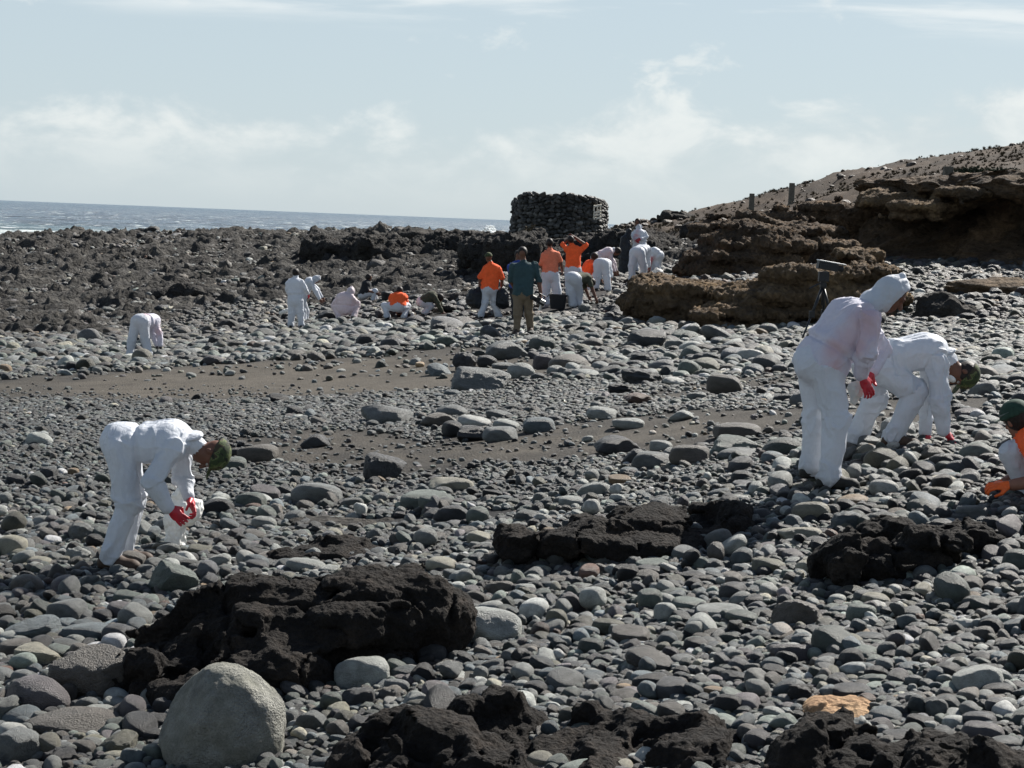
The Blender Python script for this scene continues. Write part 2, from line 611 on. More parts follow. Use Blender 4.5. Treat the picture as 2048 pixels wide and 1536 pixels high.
def m_camo():
    m, t = mat_new('camouflage_cloth')
    tc = t.n('ShaderNodeTexCoord')
    n1 = t.n('ShaderNodeTexNoise', {'Vector': tc.outputs['Object'], 'Scale': 17.0, 'Detail': 2.0, 'Distortion': 0.6})
    n2 = t.n('ShaderNodeTexNoise', {'Vector': tc.outputs['Object'], 'Scale': 23.0, 'Detail': 2.0, 'Distortion': 0.6})
    c = t.ramp(n1.outputs[0], [(0.0, (0.035, 0.05, 0.022)), (0.46, (0.06, 0.085, 0.03)), (0.52, (0.11, 0.13, 0.055)), (0.6, (0.05, 0.04, 0.025))], 'CONSTANT')
    c = t.mix(t.smooth(n2.outputs[0], 0.57, 0.59), c, (0.02, 0.025, 0.016))
    finish(t, c, 0.85, n2.outputs[0], 0.2, 0.01)
    return m


M = {}
M['stone'] = m_stone()
M['pitted'] = m_boulder_pitted()
M['lava'] = m_rock('black_lava', [(0.3, (0.008, 0.007, 0.0065)), (0.52, (0.020, 0.0165, 0.014)), (0.74, (0.05, 0.039, 0.031))], 5.0, 1.0, 0.05)
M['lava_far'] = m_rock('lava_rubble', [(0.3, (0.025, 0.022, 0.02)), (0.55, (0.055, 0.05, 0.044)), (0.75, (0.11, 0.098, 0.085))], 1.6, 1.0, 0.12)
M['lava_field'] = m_rock('lava_platform', [(0.3, (0.023, 0.022, 0.021)), (0.52, (0.052, 0.049, 0.045)), (0.74, (0.115, 0.108, 0.096))], 0.8, 1.0, 0.2)  # far shelf lightened and greyed: distance haze put into the colour
M['lava_hazed'] = m_rock('haze_lightened_lava', [(0.3, (0.022, 0.021, 0.020)), (0.52, (0.045, 0.042, 0.039)), (0.74, (0.09, 0.084, 0.075))], 1.5, 1.0, 0.15)  # paler than the near lava; its colour stands in for haze on far mounds
M['tuff'] = m_rock('tan_tuff', [(0.3, (0.055, 0.038, 0.024)), (0.5, (0.13, 0.09, 0.054)), (0.72, (0.27, 0.185, 0.10))], 1.1, 1.0, 0.15, tops=(0.52, 0.68, (0.065, 0.05, 0.037)))
M['cliff'] = m_rock('cliff_rock', [(0.3, (0.046, 0.034, 0.025)), (0.5, (0.105, 0.074, 0.049)), (0.72, (0.24, 0.16, 0.095))], 0.9, 1.0, 0.3)
M['tan'] = m_rock('tan_sandstone', [(0.3, (0.24, 0.14, 0.08)), (0.55, (0.40, 0.26, 0.15)), (0.75, (0.5, 0.34, 0.2))], 5.0, 0.8, 0.03)
M['ground'] = m_ground()
M['sea'] = m_sea()
M['tower'] = m_rock('dry_stone', [(0.3, (0.04, 0.042, 0.041)), (0.55, (0.085, 0.087, 0.082)), (0.75, (0.14, 0.135, 0.122))], 3.0, 0.9, 0.08)  # hut wall colour raised to stand in for haze at that distance
M['suit'] = m_suit('white_overall')
M['suit_pink'] = m_suit('pink_stained_overall', base=(0.63, 0.62, 0.70), patch=(0.60, 0.36, 0.37))
M['suit_rose'] = m_suit('rosy_white_overall', base=(0.66, 0.59, 0.62))
M['skin'] = m_plain('skin', (0.22, 0.10, 0.065), 0.55, 25, 0.12, 0.1)
M['skin_dark'] = m_plain('tanned_skin', (0.14, 0.065, 0.042), 0.55, 25, 0.12, 0.1)
M['hair'] = m_plain('dark_hair', (0.018, 0.013, 0.011), 0.6, 60, 0.3, 0.6)
M['red'] = m_plain('red_rubber', (0.40, 0.012, 0.025), 0.45, 30, 0.2, 0.3, spec=0.45)
M['orange_glove'] = m_plain('orange_rubber', (0.75, 0.12, 0.02), 0.45, 30, 0.2, 0.3)
M['orange'] = m_plain('orange_cloth', (0.88, 0.12, 0.03), 0.85, 14, 0.12, 0.6, 0.02)
M['orange_pale'] = m_plain('faded_orange_cloth', (0.70, 0.20, 0.11), 0.85, 14, 0.12, 0.6, 0.02)
M['olive'] = m_plain('olive_cloth', (0.055, 0.058, 0.038), 0.9, 14, 0.2, 0.5, 0.02)
M['dark_cloth'] = m_plain('dark_cloth', (0.02, 0.022, 0.026), 0.9, 14, 0.2, 0.5, 0.02)
M['teal'] = m_plain('teal_cloth', (0.032, 0.064, 0.072), 0.85, 14, 0.15, 0.5, 0.02)
M['khaki'] = m_plain('khaki_cloth', (0.16, 0.125, 0.085), 0.85, 14, 0.15, 0.5, 0.02)
M['blue'] = m_plain('blue_cloth', (0.03, 0.06, 0.25), 0.85, 14, 0.15, 0.4, 0.02)
M['boot'] = m_plain('brown_boot', (0.055, 0.035, 0.025), 0.7, 30, 0.3, 0.3)
M['boot_black'] = m_plain('black_boot', (0.02, 0.02, 0.018), 0.7, 30, 0.3, 0.3)
M['camo'] = m_camo()
M['cap_green'] = m_plain('dark_green_cloth', (0.022, 0.05, 0.035), 0.8, 30, 0.3, 0.3)
M['strap'] = m_plain('grey_strap', (0.12, 0.14, 0.13), 0.6, 30, 0.2, 0.1)
M['black'] = m_plain('black_plastic', (0.018, 0.019, 0.022), 0.45, 30, 0.2, 0.1)
M['bag_black'] = m_plain('black_sack', (0.016, 0.018, 0.022), 0.5, 10, 0.3, 0.9, 0.05)
M['bag_white'] = m_suit('white_sack', base=(0.78, 0.78, 0.75), crease=1.6)
M['metal'] = m_plain('bright_metal', (0.5, 0.5, 0.5), 0.35, 30, 0.1, 0.1, metal=0.8)
M['wood_white'] = m_plain('pale_wood', (0.78, 0.73, 0.62), 0.8, 12, 0.15, 0.3)
M['concrete'] = m_plain('weathered_concrete', (0.12, 0.11, 0.09), 0.9, 8, 0.35, 0.8, 0.03)
M['eye'] = m_plain('eye', (0.35, 0.32, 0.28), 0.3, 60, 0.2, 0.0)
M['mask'] = m_plain('white_face_mask', (0.8, 0.8, 0.78), 0.8, 30, 0.05, 0.2)
M['shrub'] = m_plain('dry_shrub', (0.075, 0.06, 0.038), 0.95, 9, 0.4, 0.3)
M['bush'] = m_plain('dark_green_bush', (0.03, 0.04, 0.022), 0.95, 9, 0.4, 0.3)
M['foam'] = m_plain('sea_foam', (0.85, 0.88, 0.88), 0.9, 3, 0.05, 0.5, 0.05)
# ------------------------------------------------------------------ the lie of the land
def _tps(points):
    P = np.array(points)
    xy, z = P[:, :2], P[:, 2]
    n = len(P)
    def U(r2):
        return 0.5 * r2 * np.log(np.maximum(r2, 1e-9))
    r2 = ((xy[:, None] - xy[None]) ** 2).sum(-1)
    A = np.zeros((n + 3, n + 3))
    A[:n, :n] = U(r2) + np.eye(n) * 2.0
    A[:n, n] = 1
    A[:n, n + 1:] = xy
    A[n, :n] = 1
    A[n + 1:, :n] = xy.T
    wv = np.linalg.solve(A, np.concatenate([z, np.zeros(3)]))
    def f(x, y):
        x = np.asarray(x, float)
        y = np.asarray(y, float)
        out = wv[n] + wv[n + 1] * x + wv[n + 2] * y
        for k in range(n):
            out = out + wv[k] * U((x - xy[k, 0]) ** 2 + (y - xy[k, 1]) ** 2)
        return out
    return f


BEACH = [(1024, 1536, 8.05), (2048, 1536, 7.2), (0, 1536, 8.56), (1000, 1250, 10.8), (2048, 1250, 9.6), (0, 1250, 11.2),
         (215, 1140, 12.95), (1650, 978, 13.4), (2020, 990, 12.6), (1790, 892, 14.6), (1024, 1000, 15.0), (1500, 850, 17.0),
         (1024, 850, 20.0), (100, 850, 22.0), (600, 760, 30.0), (100, 760, 32.0), (1900, 700, 27.0), (1045, 668, 36.7),
         (285, 718, 40.0), (0, 700, 42.0), (1500, 668, 36.0), (1900, 625, 38.0), (1300, 642, 40.0), (590, 655, 54.0),
         (980, 637, 48.0), (1110, 613, 48.0), (1275, 562, 56.0), (690, 636, 52.0), (300, 560, 75.0), (0, 560, 76.0),
         (900, 560, 66.0), (600, 520, 84.0), (0, 530, 84.0), (900, 515, 80.0), (1150, 500, 74.0), (1400, 560, 52.0)]
bp = []
for u, v, d in BEACH:
    p = at(u, v, d)
    bp.append(p)
# the low lava ridge at the water's edge, then down into the sea
for u, v, d in ((-500, 462, 95), (0, 486, 95), (250, 478, 96), (500, 482, 96), (750, 478, 96), (900, 482, 95), (1050, 490, 92)):
    bp.append(at(u, v, d))
for u in (-900, 0, 500, 1000):
    p = at(u, 500, 116)
    bp.append(np.array([p[0], p[1], -1.2]))
bp += [np.array([0, 0, 2.75]), np.array([-8, 2, 2.4]), np.array([8, 2, 3.1]), np.array([-20, 20, 1.7]), np.array([14, 18, 3.6]), np.array([22, 40, 3.8])]
beach_z = _tps(bp)

HILL = [(1300, 446, 100), (1440, 431, 103), (1500, 409, 105), (1560, 386, 107), (1640, 346, 110), (1720, 331, 112), (1800, 319, 114),
        (1900, 303, 116), (2048, 284, 118), (2500, 235, 120), (1480, 452, 76), (1640, 400, 70), (1700, 384, 66), (1850, 372, 62),
        (2048, 360, 60), (2500, 330, 56), (1895, 350, 76), (1330, 452, 92), (2048, 330, 85), (1700, 362, 85), (1235, 447, 100), (1240, 449, 122), (1300, 449, 128), (1440, 434, 128), (1600, 372, 132), (1400, 452, 82), (1160, 452, 110), (1560, 420, 84)]
hp = [at(u, v, d) for u, v, d in HILL]
for u in (1300, 1640, 2048, 2500):
    p = at(u, 400, 160)
    hp.append(np.array([p[0], p[1], 4.5]))
hill_z = _tps(hp)
TOE = np.array([(-6.0, 160), (2.6, 122), (5.2, 100), (6.8, 86), (9.0, 74), (10.6, 66), (12.0, 59.5), (15.5, 55.5), (20, 51), (27, 46), (60, 35)])


def behind_toe(x, y):
    """metres behind the foot of the cliff"""
    best = np.full(np.shape(x), 1e9)
    sign = np.ones(np.shape(x))
    for a, b in zip(TOE[:-1], TOE[1:]):
        ab = b - a
        t = np.clip(((x - a[0]) * ab[0] + (y - a[1]) * ab[1]) / (ab @ ab), 0, 1)
        qx, qy = x - a[0] - t * ab[0], y - a[1] - t * ab[1]
        d = np.hypot(qx, qy)
        s = np.where(ab[0] * qy - ab[1] * qx > 0, 1.0, -1.0)
        sign = np.where(d < best, s, sign)
        best = np.minimum(best, d)
    return best * sign


def ground_z(x, y):
    x = np.asarray(x, float)
    y = np.asarray(y, float)
    b = beach_z(x, y)
    k = sstep(behind_toe(x, y), 0.6, 3.2)
    z = b * (1 - k) + hill_z(x, y) * k
    bt = behind_toe(x, y)
    P = np.stack([x, y, np.zeros_like(x)], -1)
    rough = sstep(y, 58, 70) * (1 - sstep(bt, -1, 1))
    ridge = sstep(y, 78, 90)
    hl = sstep(bt, 0, 3)
    z = z + rough * 0.16 * fbm(P * 0.8, 5, 3, 0.55, True) + ridge * (1 - sstep(bt, -3, 1)) * 0.42 * fbm(P * [0.4, 0.6, 1], 5, 9, 0.62, True)
    z = z + hl * (0.26 * fbm(P * 0.4, 4, 21, 0.55) + 0.20 * fbm(P * 1.3, 4, 5, 0.6, True) - 0.40)
    return z


def ground_hit(u, v, lo=4.0, hi=118.0):
    """distance at which the ray through pixel (u, v) meets the ground"""
    r = ray(u, v)
    d = np.geomspace(lo, hi, 500)
    p = np.array([0, 0, CZ]) + r * d[:, None]
    s = p[:, 2] - ground_z(p[:, 0], p[:, 1])
    k = np.argmax(s < 0)
    if s[k] >= 0:
        return hi
    if k == 0:
        return lo
    t = s[k - 1] / (s[k - 1] - s[k])
    return d[k - 1] + t * (d[k] - d[k - 1])


def on_ground(u, v):
    d = ground_hit(u, v)
    p = at(u, v, d)
    return p, d


def blob(u, v, cu, cv, ru, rv, ang=0.0, soft=0.35):
    a = math.radians(ang)
    x, y = u - cu, v - cv
    q = np.hypot((x * math.cos(a) + y * math.sin(a)) / ru, (-x * math.sin(a) + y * math.cos(a)) / rv)
    return 1 - sstep(q, 1 - soft, 1 + soft)


def sand_mask(u, v):
    q = np.stack([u / 70.0, v / 11.0, u * 0], -1)
    n_ = fbm(q, 4, 71)
    main = np.clip(blob(u, v, 600, 757, 520, 36, -2.6, 0.22) * (1.15 + 0.5 * n_), 0, 1) * np.clip(0.55 + (u - 60) / 300.0, 0.45, 1)
    s = np.zeros_like(u)
    s = np.maximum(s, blob(u, v, 120, 772, 260, 22, -4, 0.6) * 0.6)
    s = np.maximum(s, blob(u, v, 1250, 872, 480, 36, -5, 0.7) * 0.8)
    s = np.maximum(s, blob(u, v, 700, 905, 260, 40, 3, 0.7) * 0.7)
    s = np.maximum(s, blob(u, v, 1800, 815, 260, 45, -3, 0.6) * 0.5)
    s = np.maximum(s, blob(u, v, 930, 712, 150, 18, 0) * 0.5)
    s = np.maximum(s, blob(u, v, 1450, 775, 180, 16, -6) * 0.5)
    s = np.maximum(np.clip(s * np.clip(1.0 + 0.9 * n_, 0.4, 1.35), 0, 1), main)
    return s


def build_ground():
    ys = np.concatenate([np.linspace(-6, 3, 12)[:-1], 3 * np.exp(np.linspace(0, math.log(128 / 3.0), 430))])
    s = np.linspace(-1, 1, 380)
    Y, S = np.meshgrid(ys, s, indexing='ij')
    X = S * (4 + 0.46 * np.maximum(Y, 2)) + 0.03 * Y
    Z = ground_z(X, Y)
    bt = behind_toe(X, Y)
    u, v, d = project(np.stack([X, Y, Z], -1).reshape(-1, 3))
    u, v = u.reshape(X.shape), v.reshape(X.shape)
    P = np.stack([X, Y, np.zeros_like(X)], -1)
    rough = sstep(Y, 40, 62) * (1 - sstep(bt, -1, 1))
    hl = sstep(bt, 0, 3)
    sand = sand_mask(u, v) * (1 - sstep(Y, 40, 46))
    Z = Z + (1 - rough) * 0.02 * fbm(P * 2.5, 4, 31) + sand * 0.012 * np.sin((Y + 0.5 * fbm(P * 1.2, 3, 8)) * 9)
    n0, n1 = X.shape
    V = np.stack([X, Y, Z], -1).reshape(-1, 3)
    i = np.arange(n0 * n1).reshape(n0, n1)
    F = np.stack([i[:-1, :-1], i[:-1, 1:], i[1:, 1:], i[1:, :-1]], -1).reshape(-1, 4)
    me = mesh_np('ground', V, F, [M['ground']])
    grey = np.array([0.020, 0.020, 0.021])
    sandc = np.array([0.078, 0.068, 0.055])
    lava = np.array([0.045, 0.040, 0.036])
    hillc = np.array([0.062, 0.042, 0.027])
    c = grey + (sandc - grey) * sand.reshape(-1, 1)
    k = rough.reshape(-1, 1)
    c = c * (1 - k) + lava * k
    k = hl.reshape(-1, 1)
    hn = (0.75 + 0.5 * fbm(P * 0.35, 4, 77)).reshape(-1, 1)
    c = c * (1 - k) + hillc * hn * k
    vattr(me, 'tint', c)
    o = obj('ground', me)
    tag(o, kind='structure')
    return o


build_ground()


def build_sea():
    ys = np.concatenate([np.linspace(-60, 70, 8), 95 * np.exp(np.linspace(0, math.log(1500 / 95.0), 420)), np.geomspace(1600, 30000, 26)])
    s = np.linspace(-1, 1, 300)
    Y, S = np.meshgrid(ys, s, indexing='ij')
    X = S * (80 + 0.45 * np.maximum(Y, 0)) + np.where(Y > 2000, S * (Y - 2000) * 1.4, 0)
    P = np.stack([X * 0.05, Y * 0.11, np.zeros_like(X)], -1)
    amp = sstep(Y, 100, 200) * (1 - sstep(Y, 900, 1600))
    wv = fbm(P, 4, 4, 0.55, True)
    Z = amp * 0.8 * wv
    # surf that breaks against the ridge
    u, v, d = project(np.stack([X, Y, np.zeros_like(X)], -1).reshape(-1, 3))
    shore = (1 - sstep(Y, 268, 300)) * sstep(Y, 150, 200)
    surf = shore * sstep(-X, 34, 52) * (0.75 + 0.25 * fbm(P * 2.0, 3, 14))
    surf = np.maximum(surf, 0.55 * (1 - sstep(np.abs(Y - 300 - 18 * fbm(P * 0.7, 2, 3)), 0, 9)) * sstep(fbm(P * 0.5, 2, 6), 0.0, 0.3))
    Z = Z + surf * 0.5 * (0.5 + 0.5 * fbm(P * 6, 3, 2))
    shallow = (1 - sstep(Y, 240, 420)) * (0.55 + 0.6 * fbm(P * 0.4, 3, 19))
    n0, n1 = X.shape
    V = np.stack([X, Y, Z], -1).reshape(-1, 3)
    i = np.arange(n0 * n1).reshape(n0, n1)
    F = np.stack([i[:-1, :-1], i[:-1, 1:], i[1:, 1:], i[1:, :-1]], -1).reshape(-1, 4)
    me = mesh_np('sea', V, F, [M['sea']])
    for nm, arr in (('foam', surf), ('shallow', np.clip(shallow, 0, 1))):
        a = me.attributes.new(nm, 'FLOAT', 'POINT')
        a.data.foreach_set('value', arr.reshape(-1).astype(np.float32))
    tag(obj('sea', me), kind='structure')


build_sea()


# ------------------------------------------------------------------ rock masses
def rock_mass(name, label, cat, blobs, h, amp, freq, mat, seed=0, k=0.12, fine=0.35, group=None, flat=1.0, strata=0.0, snap=True, mid=0.55):
    """BLOBS: (u, v, w, h) in pixels of the photograph, metres to its middle, half depth in metres"""
    prim = []
    u, v, wpx, hpx, d, dep = blobs[0]
    if snap:
        ratio = (ground_hit(u, v + hpx * 0.36) + dep * 0.75) / d
        blobs[:] = [b[:4] + (b[4] * ratio, b[5]) for b in blobs]
    for (u, v, wpx, hpx, d, dep) in blobs:
        c = at(u, v, d)
        prim.append((c, np.array([wpx / 2 * d / FPX, dep, hpx / 2 * d / FPX])))
    lo = np.min([c - r for c, r in prim], 0) - amp * 3 - 3 * h
    hi = np.max([c + r for c, r in prim], 0) + amp * 3 + 3 * h
    f = Field(lo, hi, h)
    big = 3.0
    f.d[:] = big
    for c, r in prim:
        g = np.meshgrid(*f.ax, indexing='ij', copy=False)
        P = np.stack(g, -1).astype(np.float32)
        r2, c2 = r * [1.08, 1.08, 1.2], c - [0, 0, 0.2 * r[2]]
        e = _ell(P, c2, np.eye(3), r2)
        # flat, ragged top
        lean = 0.25 * (P[..., 1] - c[1]) * r[2] / max(r[1], .1)
        tp = P[..., 2] - (c[2] + 0.86 * r[2]) - lean
        hh = np.clip(0.5 - 0.5 * (tp - e) / k, 0, 1)
        e = e * hh + tp * (1 - hh) + k * hh * (1 - hh)
        f._put(tuple(slice(None) for _ in range(3)), e.astype(np.float32), k)
    near = np.abs(f.d) < amp * 3.2
    ii = np.argwhere(near)
    P = f.org + ii * h
    q = P.copy()
    q[:, 2] *= flat
    n = fbm(q * freq, 5, seed, 0.58, mid > 0.8) * mid + 2.1 * fbm(q * freq * 0.42, 3, seed + 5)
    if mid < 0.8:
        wq = q + 0.08 * np.stack([fbm(q * 5, 3, seed + 70 + k_) for k_ in range(3)], 1)
        n = n - 0.9 * np.maximum(1 - 7 * np.abs(noise(wq * freq * 0.55, seed + 80)), 0) - 0.6 * np.maximum(1 - 7 * np.abs(noise(wq * freq * 1.3, seed + 81)), 0)
        blk_ = noise(wq * freq * 0.9 + 7, seed + 82)
        n = n + 0.7 * np.clip(blk_ * 7, -1, 1)
    if strata:
        n = n + strata * np.sin(P[:, 2] * 14 + 2.0 * fbm(P * 0.8, 3, seed + 9))
    f.d[near] -= (amp * n).astype(np.float32)
    V, F = f.mesh()
    V = laplace(V, F, 1, 0.4)
    N = vert_normals(V, F)
    V = V + N * (amp * fine * fbm(V * freq * 5.5, 4, seed + 40, 0.62, mid > 0.8) * (1.0 if mid > 0.8 else 0.8))[:, None]
    # drop what lies well under the ground
    gz = ground_z(V[:, 0], V[:, 1])
    keep = (V[:, 2] > gz - 0.35 - 4 * h) if snap else np.ones(len(V), bool)
    fk = keep[F].all(1)
    F = F[fk]
    idx = np.unique(F)
    re = np.full(len(V), -1)
    re[idx] = np.arange(len(idx))
    V, F = V[idx], re[F]
    base = V.mean(0)
    base[2] = ground_z(base[0], base[1])
    me = mesh_np(name, V - base, F, [mat])
    o = obj(name, me, loc=base)
    tag(o, label, cat, group)
    return o


OUT = []   # outcrops the pebbles keep clear of: (u, v, w, h) ellipses in the photograph


def outcrop(label, blobs, h=0.016, amp=0.05, freq=5.0, mat='lava', seed=0, clear=True, name='rock_outcrop', **kw):
    rock_mass(name, label, kw.pop('cat', 'rock outcrop'), blobs, h, amp, freq, M[mat], seed, **kw)
    if clear:
        for (u, v, wpx, hpx, d, dep) in blobs:
            c = at(u, v, d)
            OUT.append((c[0], c[1], wpx / 2 * d / FPX * 0.74, dep * 0.66))


outcrop('long black lava outcrop with a shaded front behind the big pale boulder',
        [(640, 1272, 440, 240, 10.2, 0.40), (820, 1268, 190, 215, 10.3, 0.30), (480, 1296, 260, 220, 10.1, 0.36), (330, 1335, 220, 160, 9.9, 0.3),
         (540, 1350, 260, 150, 9.8, 0.22), (400, 1385, 190, 110, 9.55, 0.2)], 0.014, 0.075, 4.0, seed=1, k=0.08)
outcrop('rough black lava shelf along the bottom edge, left of the cracked one',
        [(860, 1530, 330, 200, 7.75, 0.4), (1010, 1500, 260, 150, 8.05, 0.4), (1180, 1520, 330, 170, 7.95, 0.42), (1380, 1530, 320, 170, 7.85, 0.4), (1020, 1580, 400, 150, 7.5, 0.3)],
        0.015, 0.07, 4.5, seed=2, k=0.06)
outcrop('black lava shelf in the bottom right corner, below the orange flat stone',
        [(1680, 1540, 240, 190, 7.5, 0.3), (1840, 1555, 300, 150, 7.3, 0.3), (2010, 1550, 260, 110, 7.2, 0.3)], 0.015, 0.065, 4.5, seed=3, k=0.06)
outcrop('dark crumbling lava ledge running across the middle of the pebbles',
        [(1330, 1080, 230, 84, 12.6, 0.42), (1190, 1076, 200, 54, 12.5, 0.3), (1430, 1058, 120, 92, 12.9, 0.34), (1060, 1074, 130, 42, 12.6, 0.26)],
        0.018, 0.07, 4.0, seed=4, k=0.08)
outcrop('black craggy lava hump in the pebbles behind the yellowish flat stone',
        [(1800, 1100, 290, 140, 11.4, 0.45), (1720, 1115, 170, 90, 11.2, 0.35), (1920, 1090, 150, 120, 11.6, 0.4)], 0.016, 0.07, 4.5, seed=5, k=0.08)
outcrop('low dark brown lava patch above the long black outcrop',
        [(690, 1103, 220, 50, 12.4, 0.3), (600, 1110, 120, 36, 12.3, 0.2)], 0.016, 0.03, 6.0, seed=6, k=0.08)
outcrop('flat grey mud ledge between the gravel and the pale round stone',
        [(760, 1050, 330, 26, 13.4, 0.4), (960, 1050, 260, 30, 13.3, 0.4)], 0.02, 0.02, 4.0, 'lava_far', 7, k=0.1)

# the middle distance, right of the people
outcrop('large brown layered lava rock below the two posts',
        [(1490, 505, 190, 130, 50.5, 1.2), (1450, 520, 130, 100, 50.0, 1.0), (1550, 500, 90, 90, 50.8, 0.9), (1500, 555, 200, 60, 50, 1.2)], 0.06, 0.26, 1.3, 'cliff', 11, k=0.2, fine=0.5, strata=0.35, mid=0.9, flat=2.0, clear=True)
outcrop('tan and brown tuff outcrop beside the group of workers',
        [(1380, 610, 190, 90, 40.5, 1.1), (1330, 600, 110, 70, 41.0, 0.8), (1440, 630, 150, 80, 39.8, 0.8)], 0.045, 0.2, 1.7, 'tuff', 12, k=0.15, fine=0.55, strata=0.4, mid=0.9, flat=2.0)
outcrop('tall tan tuff outcrop behind the tripod',
        [(1640, 600, 260, 130, 38.5, 1.1), (1530, 625, 210, 90, 38.2, 0.9), (1720, 585, 160, 110, 38.8, 0.9), (1460, 645, 120, 50, 37.6, 0.6)], 0.045, 0.2, 1.6, 'tuff', 13, k=0.15, fine=0.55, strata=0.4, mid=0.9, flat=2.0)
outcrop('flat tan slab ledge at the foot of the dark cliff',
        [(1985, 580, 190, 36, 40.0, 0.8), (2070, 585, 120, 40, 40.0, 0.8)], 0.05, 0.08, 1.8, 'tuff', 14, k=0.2, flat=2.5)
outcrop('rough dark lava rock that sits below the tan slab ledge',
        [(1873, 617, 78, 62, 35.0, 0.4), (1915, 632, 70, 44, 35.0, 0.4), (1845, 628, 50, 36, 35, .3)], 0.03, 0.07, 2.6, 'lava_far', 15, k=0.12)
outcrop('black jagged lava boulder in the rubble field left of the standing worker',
        [(372, 582, 70, 44, 62.0, 0.6), (420, 590, 60, 22, 62, 0.5), (340, 592, 60, 22, 62, 0.5)], 0.05, 0.12, 1.8, 'lava_hazed', 16, k=0.15)
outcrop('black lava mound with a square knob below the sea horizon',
        [(800, 505, 260, 50, 84.0, 2.0), (705, 488, 60, 40, 84.0, 0.8), (900, 505, 120, 45, 83, 1.2), (665, 505, 80, 36, 84, 1.0)], 0.10, 0.42, 1.0, 'lava_hazed', 17, k=0.2, fine=0.55, mid=1.0)
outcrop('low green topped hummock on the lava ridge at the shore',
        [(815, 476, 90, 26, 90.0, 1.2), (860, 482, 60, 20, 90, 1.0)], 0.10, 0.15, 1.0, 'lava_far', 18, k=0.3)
outcrop('dark broken rock between the crouching olive worker and the orange one',
        [(885, 600, 70, 34, 56.0, 0.6), (930, 595, 50, 28, 56.0, 0.5)], 0.05, 0.1, 1.8, 'lava_hazed', 19, k=0.15)
outcrop('dark craggy mound that carries the round stone hut',
        [(1110, 516, 300, 56, 77.0, 2.2), (1045, 506, 120, 70, 74.5, 1.1), (1005, 506, 80, 52, 75.0, 1.2), (1210, 500, 170, 52, 78.0, 2.0), (975, 500, 60, 30, 76.0, 1.0),
         (1062, 492, 60, 44, 74.2, 0.7), (1270, 492, 140, 42, 79.0, 2.0)], 0.09, 0.30, 1.3, 'lava_hazed', 20, k=0.25, fine=0.55, mid=1.0)
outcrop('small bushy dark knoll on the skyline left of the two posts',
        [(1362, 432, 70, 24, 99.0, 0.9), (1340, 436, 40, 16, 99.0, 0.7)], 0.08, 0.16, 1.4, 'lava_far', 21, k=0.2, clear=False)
outcrop('brown ledge of rock on the slope between the layered rock and the cliff',
        [(1640, 480, 120, 70, 58.0, 1.2), (1590, 500, 90, 50, 58.0, 1.0), (1680, 520, 90, 70, 57, 1.0)], 0.08, 0.3, 1.2, 'cliff', 31, k=0.25, clear=False, snap=False, fine=0.5, strata=0.35, mid=0.9)
outcrop('upper brown ledge of rock on the slope under the higher post',
        [(1590, 432, 130, 36, 70.0, 1.2), (1660, 420, 90, 34, 68.0, 1.0)], 0.08, 0.26, 1.2, 'cliff', 32, k=0.25, clear=False, snap=False, fine=0.5, strata=0.35, mid=0.9)
outcrop('lower brown hump on the slope left of the layered rock',
        [(1440, 462, 110, 40, 74.0, 1.2), (1500, 450, 90, 34, 73.0, 1.0)], 0.08, 0.24, 1.2, 'cliff', 33, k=0.25, clear=False, snap=False, fine=0.5, strata=0.35, mid=0.9)
outcrop('sunlit tan ledge jutting from the upper part of the dark cliff',
        [(1850, 412, 120, 26, 57.2, 0.9), (1780, 396, 110, 24, 58.5, 0.9), (1960, 384, 160, 22, 56.0, 0.9)], 0.07, 0.18, 1.4, 'tuff', 34, k=0.2, clear=False, snap=False, fine=0.5, strata=0.3, mid=0.9)
outcrop('pointed dark rock on the slope above the bent workers',
        [(1386, 456, 34, 40, 88.0, 0.4), (1386, 465, 50, 24, 88.0, 0.6)], 0.06, 0.12, 1.6, 'lava_hazed', 22, k=0.2, clear=False)


